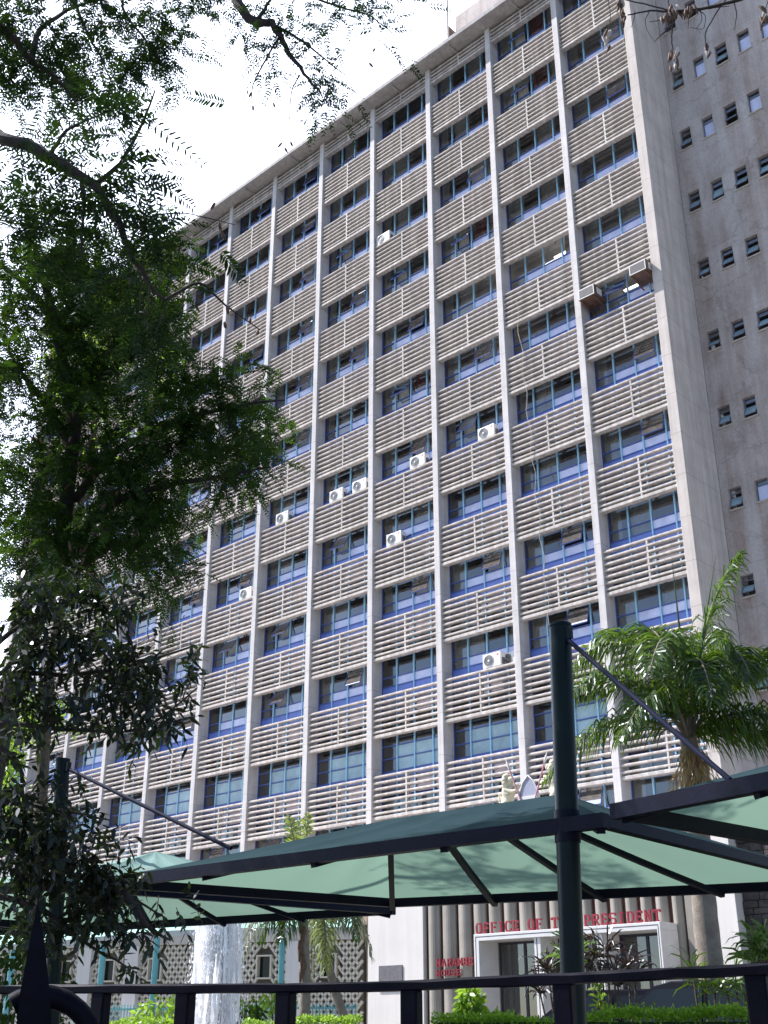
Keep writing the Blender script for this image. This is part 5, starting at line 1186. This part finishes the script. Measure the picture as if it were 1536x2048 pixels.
p3_ = tree_thing('palm_tree', bz, 'leaning palm with thin bent trunk and yellow frond before the lattice wall', 'palm')
cr = at(640, 1815, 25); palm_trunk(p3_, [bz, pc_, at(668, 1975, 25), at(648, 1890, 25), cr], 0.10, 0.07)
for c_, t_, mt in (((650, 1790, 24.5), (652, 1940, 24.2), 'palm_yellow'), ((715, 1770, 25), (745, 1915, 25), 'palm_grey'), ((690, 1760, 24.6), (715, 1880, 24.3), 'palm_leaf'), ((600, 1770, 25.4), (560, 1850, 25.6), 'palm_leaf'), ((625, 1780, 25), (622, 1960, 24.9), 'palm_grey'), ((660, 1740, 25.5), (680, 1760, 26.3), 'palm_leaf')):
    frond(p3_, cr, at(*c_), at(*t_), mt, ll=0.5, npair=34)

# --- hedges and low plants --------------------------------------------------
def hedge(name, x0, x1, ytop, D0, D1, dep, label, mat='hedge_leaf', n=9000, ll=0.05):
    a = at(x0, ytop, D0); c = at(x1, ytop, D1); zt = (a[2]+c[2])/2; a[2] = c[2] = GZ
    t_ = thing(name, tuple((a+c)/2), label, 'hedge'); O_ = (a+c)/2; d = unit(c-a); nn_ = np.array([d[1], -d[0], 0])
    if nn_@(CAM-O_) < 0: nn_ = -nn_
    Ln = np.linalg.norm(c-a); hh = zt-GZ-0.04
    b_ = MB().mat('hedge_core'); vs = []
    for z in (0, hh-0.06):
        for s_, e_ in ((-.5, -.42), (.5, -.42), (.5, .42), (-.5, .42)): vs.append(d*s_*Ln+nn_*e_*dep+np.array([0, 0, z]))
    b_.add(vs, [(0, 3, 2, 1), (4, 5, 6, 7), (0, 1, 5, 4), (1, 2, 6, 5), (2, 3, 7, 6), (3, 0, 4, 7)]); b_.build('twig_core', t_)
    s_ = rng.uniform(-.5, .5, n)*Ln; f_ = rng.uniform(-.5, .5, n)*dep; bump = 0.05*np.sin(s_*2.3)+0.03*np.sin(s_*5.7+1)
    top = rng.random(n) < 0.6
    z = np.where(top, hh-0.03+bump+rng.normal(0, .025, n), rng.uniform(0, 1, n)*hh); f_ = np.where(top, f_, np.sign(f_)*dep/2+rng.normal(0, .03, n))
    P_ = d*s_[:, None]+nn_*f_[:, None]+np.array([0, 0, 1])*z[:, None]
    D_ = unit(np.where(top[:, None], np.array([0, 0, .7]), nn_*np.sign(f_)[:, None])+rng.normal(0, .6, (n, 3)))
    V = leaves(P_, D_, rng.normal(0, 1, (n, 3)), rng.uniform(.6, 1.2, n)*ll, rng.uniform(.6, 1.1, n)*ll*.55, .1)
    rawmesh('foliage', V, 6, mat, t_)
hedge('clipped_hedge', 885, 1560, 2022, 12.6, 12.2, 0.9, 'bright green clipped hedge in front of the parked cars and entrance')
hedge('clipped_hedge', 490, 720, 2036, 22, 22, 1.0, 'low yellow green hedge at the foot of the slim palms', 'leaf_bright', 4000, 0.07)
hedge('clipped_hedge', 195, 345, 2040, 21, 22, 1.0, 'low yellow green hedge left of the fountain', 'leaf_bright', 2500, 0.07)
def bush(px, py, D, rx, ry, label, mat, n, ll, cat='bush', lwf=0.5):
    base = at(px, py, D); c = base.copy(); base[2] = GZ
    t_ = thing('bush', tuple(base), label, cat)
    b_ = MB().mat('bark_brown'); rel = c-base
    for k in range(6):
        e_ = rel+np.array([rnd.uniform(-1, 1)*rx*.5, rnd.uniform(-1, 1)*rx*.5, rnd.uniform(-.3, .3)*ry]); b_.tube([(rnd.uniform(-.05, .05), rnd.uniform(-.05, .05), 0), e_*.6, e_], [.015, .011, .005], 6)
    b_.build('stems', t_)
    g_ = unit(rng.normal(0, 1, (n, 3)))*rng.uniform(.5, 1, (n, 1)); P_ = rel+g_*np.array([rx, rx, ry]); D_ = unit(g_+rng.normal(0, .5, (n, 3))-np.array([0, 0, .5]))
    rawmesh('foliage', leaves(P_, D_, rng.normal(0, 1, (n, 3)), rng.uniform(.7, 1.2, n)*ll, rng.uniform(.7, 1.1, n)*ll*lwf, .2), 6, mat, t_)
bush(941, 2012, 13.6, 0.16, 0.20, 'small pale yellow green bush in front of the fluted wall', 'leaf_bright', 420, .09)
bush(560, 1998, 27, 0.45, 0.3, 'loose yellow flowering bush behind the teal picket fence', 'leaf_bright', 260, .12)
bush(320, 2030, 26, 0.6, 0.35, 'loose leafy bush left of the fountain behind the teal fence', 'leaf_bright', 300, .14)
bush(30, 1990, 14, 0.6, 0.7, 'dark shrub at the bottom left corner behind the iron fence', 'leaf_b', 900, .10)
bush(480, 2030, 24, 0.5, 0.3, 'dark green shrub right of the fountain', 'leaf_b', 500, .12)
def strap_plant(px, py, D, label, mat, n, ll, heads, lw_=0.02, spread=1.0, name='cordyline'):
    base = at(px, 2040, D); base[2] = GZ
    t_ = thing(name, tuple(base), label, 'plant', 'strap leaved plants behind the hedge')
    b_ = MB().mat('bark_brown'); Vs = []
    for hx, hy in heads:
        h_ = at(hx, hy, D+rnd.uniform(-.2, .2))-base; b_.tube([(rnd.uniform(-.08, .08), rnd.uniform(-.08, .08), 0), h_*.55+np.array([.03, .02, 0]), h_], [.016, .013, .009], 6)
        m_ = n; g_ = unit(rng.normal(0, 1, (m_, 3))); g_[:, 2] = np.abs(g_[:, 2])*1.0+0.05; g_ = unit(g_)
        l = rng.uniform(.6, 1.1, m_)*ll; S_ = unit(np.cross(g_, rng.normal(0, 1, (m_, 3))))*lw_/2
        p0 = h_+rng.normal(0, .015, (m_, 3)); p1 = p0+g_*(l*.5)[:, None]; g2 = unit(g_+np.array([0, 0, -.55*spread])); p2 = p1+g2*(l*.35)[:, None]; g3 = unit(g2+np.array([0, 0, -.8*spread])); p3 = p2+g3*(l*.25)[:, None]
        Vs += [np.stack([p0-S_*.5, p0+S_*.5, p1+S_, p1-S_], 1), np.stack([p1-S_, p1+S_, p2+S_*.8, p2-S_*.8], 1), np.stack([p2-S_*.8, p2+S_*.8, p3+S_*.05, p3-S_*.05], 1)]
    b_.build('stems', t_); rawmesh('foliage', np.concatenate(Vs), 4, mat, t_)
strap_plant(1110, 1950, 13.6, 'dark red strap leaved plant left of the front mast, lowest of the red ones', 'cordyline', 34, .34, [(1095, 1940), (1112, 1965), (1080, 1985), (1125, 1930)])
strap_plant(1150, 1930, 13.5, 'fresh green strap leaved plant at the foot of the front mast', 'strap', 30, .36, [(1150, 1905), (1140, 1925)], .028)
strap_plant(1200, 1930, 13.7, 'dark red strap leaved plant just right of the front mast, tallest of the red ones', 'cordyline', 34, .34, [(1195, 1910), (1215, 1900), (1180, 1935), (1205, 1955), (1230, 1945)])
strap_plant(1250, 1960, 13.9, 'dark red strap leaved plant in front of the dark doorway, rightmost of the red ones', 'cordyline', 34, .34, [(1255, 1935), (1270, 1955), (1235, 1970)])
strap_plant(1200, 2000, 13.3, 'thin upright light green shoot above the clipped hedge', 'leaf_bright', 10, .12, [(1198, 1975), (1200, 1995), (1197, 2012)], .03, .5, 'sapling')
strap_plant(1390, 1990, 13.0, 'dark narrow leaved plant in front of the palm trunk', 'palm_leaf', 16, .36, [(1385, 1940), (1410, 1965), (1430, 1985)])
strap_plant(1480, 1990, 12.8, 'dark narrow leaved plant before the white pillar', 'palm_leaf', 16, .36, [(1470, 1965), (1490, 1990), (1455, 1990)])
strap_plant(1515, 1930, 11.5, 'light green narrow leaved plant at the right edge by the stone wall', 'strap', 26, .30, [(1512, 1885), (1525, 1905), (1530, 1880), (1505, 1920)], .032)

# ================================================================== fountain
fb_ = at(428, 2048, 20); fb_[2] = GZ
fo = thing('fountain', tuple(fb_), 'tall white fountain jet sparkling in the sun in front of the lattice wall', 'fountain')
b_ = MB().mat('cream'); n = 40
prof = [(1.5, 0.0), (1.5, 0.42), (1.44, 0.46), (1.3, 0.46), (1.3, 0.1), (0, 0.1)]
vs = [(r_*math.cos(2*math.pi*k/n), r_*math.sin(2*math.pi*k/n), z) for r_, z in prof[:-1] for k in range(n)]
b_.add(vs, [(q_*n+k, q_*n+(k+1) % n, (q_+1)*n+(k+1) % n, (q_+1)*n+k) for q_ in range(4) for k in range(n)]+[tuple(4*n+k for k in range(n))], True)
b_.build('basin', fo)
b_ = MB().mat('car_glass'); b_.add([(1.3*math.cos(2*math.pi*k/n), 1.3*math.sin(2*math.pi*k/n), .34) for k in range(n)], [tuple(range(n))]); b_.build('pool', fo)
n = 16000; top = 3.2
z = rng.uniform(0, 1, n)**0.9*top+0.3
rr_ = (0.17+0.10*(1-z/top))*(0.85+np.abs(rng.normal(0, 0.6, n)))
ph = rng.uniform(0, 2*math.pi, n); P_ = np.stack([np.cos(ph)*rr_, np.sin(ph)*rr_, z-0.4*rr_], 1)
Dv = unit(np.stack([np.cos(ph)*.1, np.sin(ph)*.1, -1+0*ph], 1)+rng.normal(0, .12, (n, 3)))
V = leaves(P_, Dv, rng.normal(0, 1, (n, 3)), rng.uniform(.02, .07, n), rng.uniform(.008, .018, n))
rawmesh('spray_drops', V, 6, 'water', fo)
nr_, ns_ = 420, 14; V = []
for k in range(nr_):
    a = rng.uniform(0, 2*math.pi); r0 = abs(rng.normal(0, 0.13)); wid = rng.uniform(.012, .035); z1 = rng.uniform(1.6, 3.5); z0 = max(0.32, z1-rng.uniform(.8, 2.4)); ta = rng.uniform(0, math.pi)
    zs_ = np.linspace(z0, z1, ns_+1); sp2 = 1.0+0.6*(1-(zs_-0.3)/3.2); rr = r0*sp2+0.012*np.sin(zs_*9+k)
    c_ = np.stack([rr*math.cos(a), rr*math.sin(a), zs_], 1); tw_ = ta+np.cumsum(rng.normal(0, .25, ns_+1)); sd = np.stack([np.cos(tw_), np.sin(tw_), 0*tw_], 1)*(wid*rng.uniform(.6, 1.3, ns_+1))[:, None]
    V.append(np.stack([c_[:-1]-sd[:-1], c_[:-1]+sd[:-1], c_[1:]+sd[1:], c_[1:]-sd[1:]], 1))
rawmesh('water_jet', np.concatenate(V), 4, 'water', fo)

# ================================================================== parked cars
def car(px, D, rz, label, paint, scale=1.0):
    b0 = at(px, 2048, D); b0[2] = GZ
    t_ = thing('parked_car', tuple(b0), label, 'car', 'cars parked before the entrance', rz); t_.scale = (scale,)*3
    W_ = 0.84
    prof = [(-2.1, .35), (-2.15, .62), (-2.05, .80), (-1.15, .93), (-0.45, 1.42), (-0.2, 1.47), (0.95, 1.47), (1.35, 1.40), (1.9, 1.0), (2.1, .92), (2.12, .40), (1.95, .30), (-1.95, .30)]
    b_ = MB().mat(paint)
    n = len(prof); ring = []
    for y, ins in ((-W_, 0.0), (-W_+.06, .0), (W_-.06, 0), (W_, 0)):
        for x, z in prof:
            tum = max(0, z-.92)*0.26; yy = (abs(y)-tum)*np.sign(y); zz = z if abs(y) < W_-.01 else (z-.02 if z > .9 else z); xx = x*(1 if abs(y) < W_-.01 else .985)
            ring.append((xx, yy, zz))
    b_.add(ring, [(q_*n+k, q_*n+(k+1) % n, (q_+1)*n+(k+1) % n, (q_+1)*n+k) for q_ in range(3) for k in range(n)], False)
    b_.add(ring[:n], [tuple(range(n))]); b_.add(ring[-n:], [tuple(range(n))[::-1]])
    b_.build('body', t_, bevel=0.02)
    def sidewin(x0, x1, x2, x3, sg):
        o_ = []
        for x, z in ((x0, .96), (x1, .96), (x2, 1.38), (x3, 1.38)): o_.append((x, sg*(W_-(z-.92)*.26+.004), z))
        b2 = MB().mat('car_glass').add(o_, [(0, 1, 2, 3)]); b2.build('window', t_)
    for sg in (-1, 1):
        sidewin(-0.95, 0.28, 0.28, -0.42, sg); sidewin(0.36, 1.62, 1.28, 0.36, sg)
        MB().mat('chrome').beam((-1.0, sg*(W_+.005), .945), (1.7, sg*(W_+.005), .945), .012, .02).build('trim', t_)
        m_ = MB().mat(paint).box(-0.92, sg*W_-.06+sg*.1, .93, -0.74, sg*W_+.06+sg*.1, 1.06); m_.build('mirror', t_, bevel=.02)
    for pts in ([(-1.10, .955), (-0.47, 1.40)], [(1.38, 1.375), (1.86, 1.02)]):
        (xa, za), (xb, zb) = pts; nrm = unit(np.array([-(zb-za), 0, (xb-xa)]))*.006
        wa, wb = W_-(za-.92)*.26-.09, W_-(zb-.92)*.26-.09
        MB().mat('car_glass').add([(xa+nrm[0], -wa, za+nrm[2]), (xa+nrm[0], wa, za+nrm[2]), (xb+nrm[0], wb, zb+nrm[2]), (xb+nrm[0], -wb, zb+nrm[2])], [(0, 1, 2, 3)]).build('windscreen', t_)
    for sg in (-1, 1):
        MB().mat('chrome').box(-2.17, sg*.62-.17, .62, -2.09, sg*.62+.17, .76).build('headlight', t_, bevel=.01)
        MB().mat('ac_red').box(2.08, sg*.66-.13, .62, 2.14, sg*.66+.13, .82).build('tail_light', t_, bevel=.01)
        for x in (-1.35, 1.3):
            w_ = MB().mat('tyre').tube([(0, -.10, 0), (0, .10, 0)], .31, 22).build('wheel', t_); w_.location = (x, sg*(W_-.08), .31)
            MB().mat('chrome').tube([(0, -.105, 0), (0, .105, 0)], .19, 16).build('rim', w_)
car(1430, 16.6, 0.0, 'dark blue car parked right behind the hedge, nearest the palm trunk', 'car_paint')
car(1235, 19.6, 0.15, 'black car behind the red leaved plants in front of the dark doorway', 'car_paint')
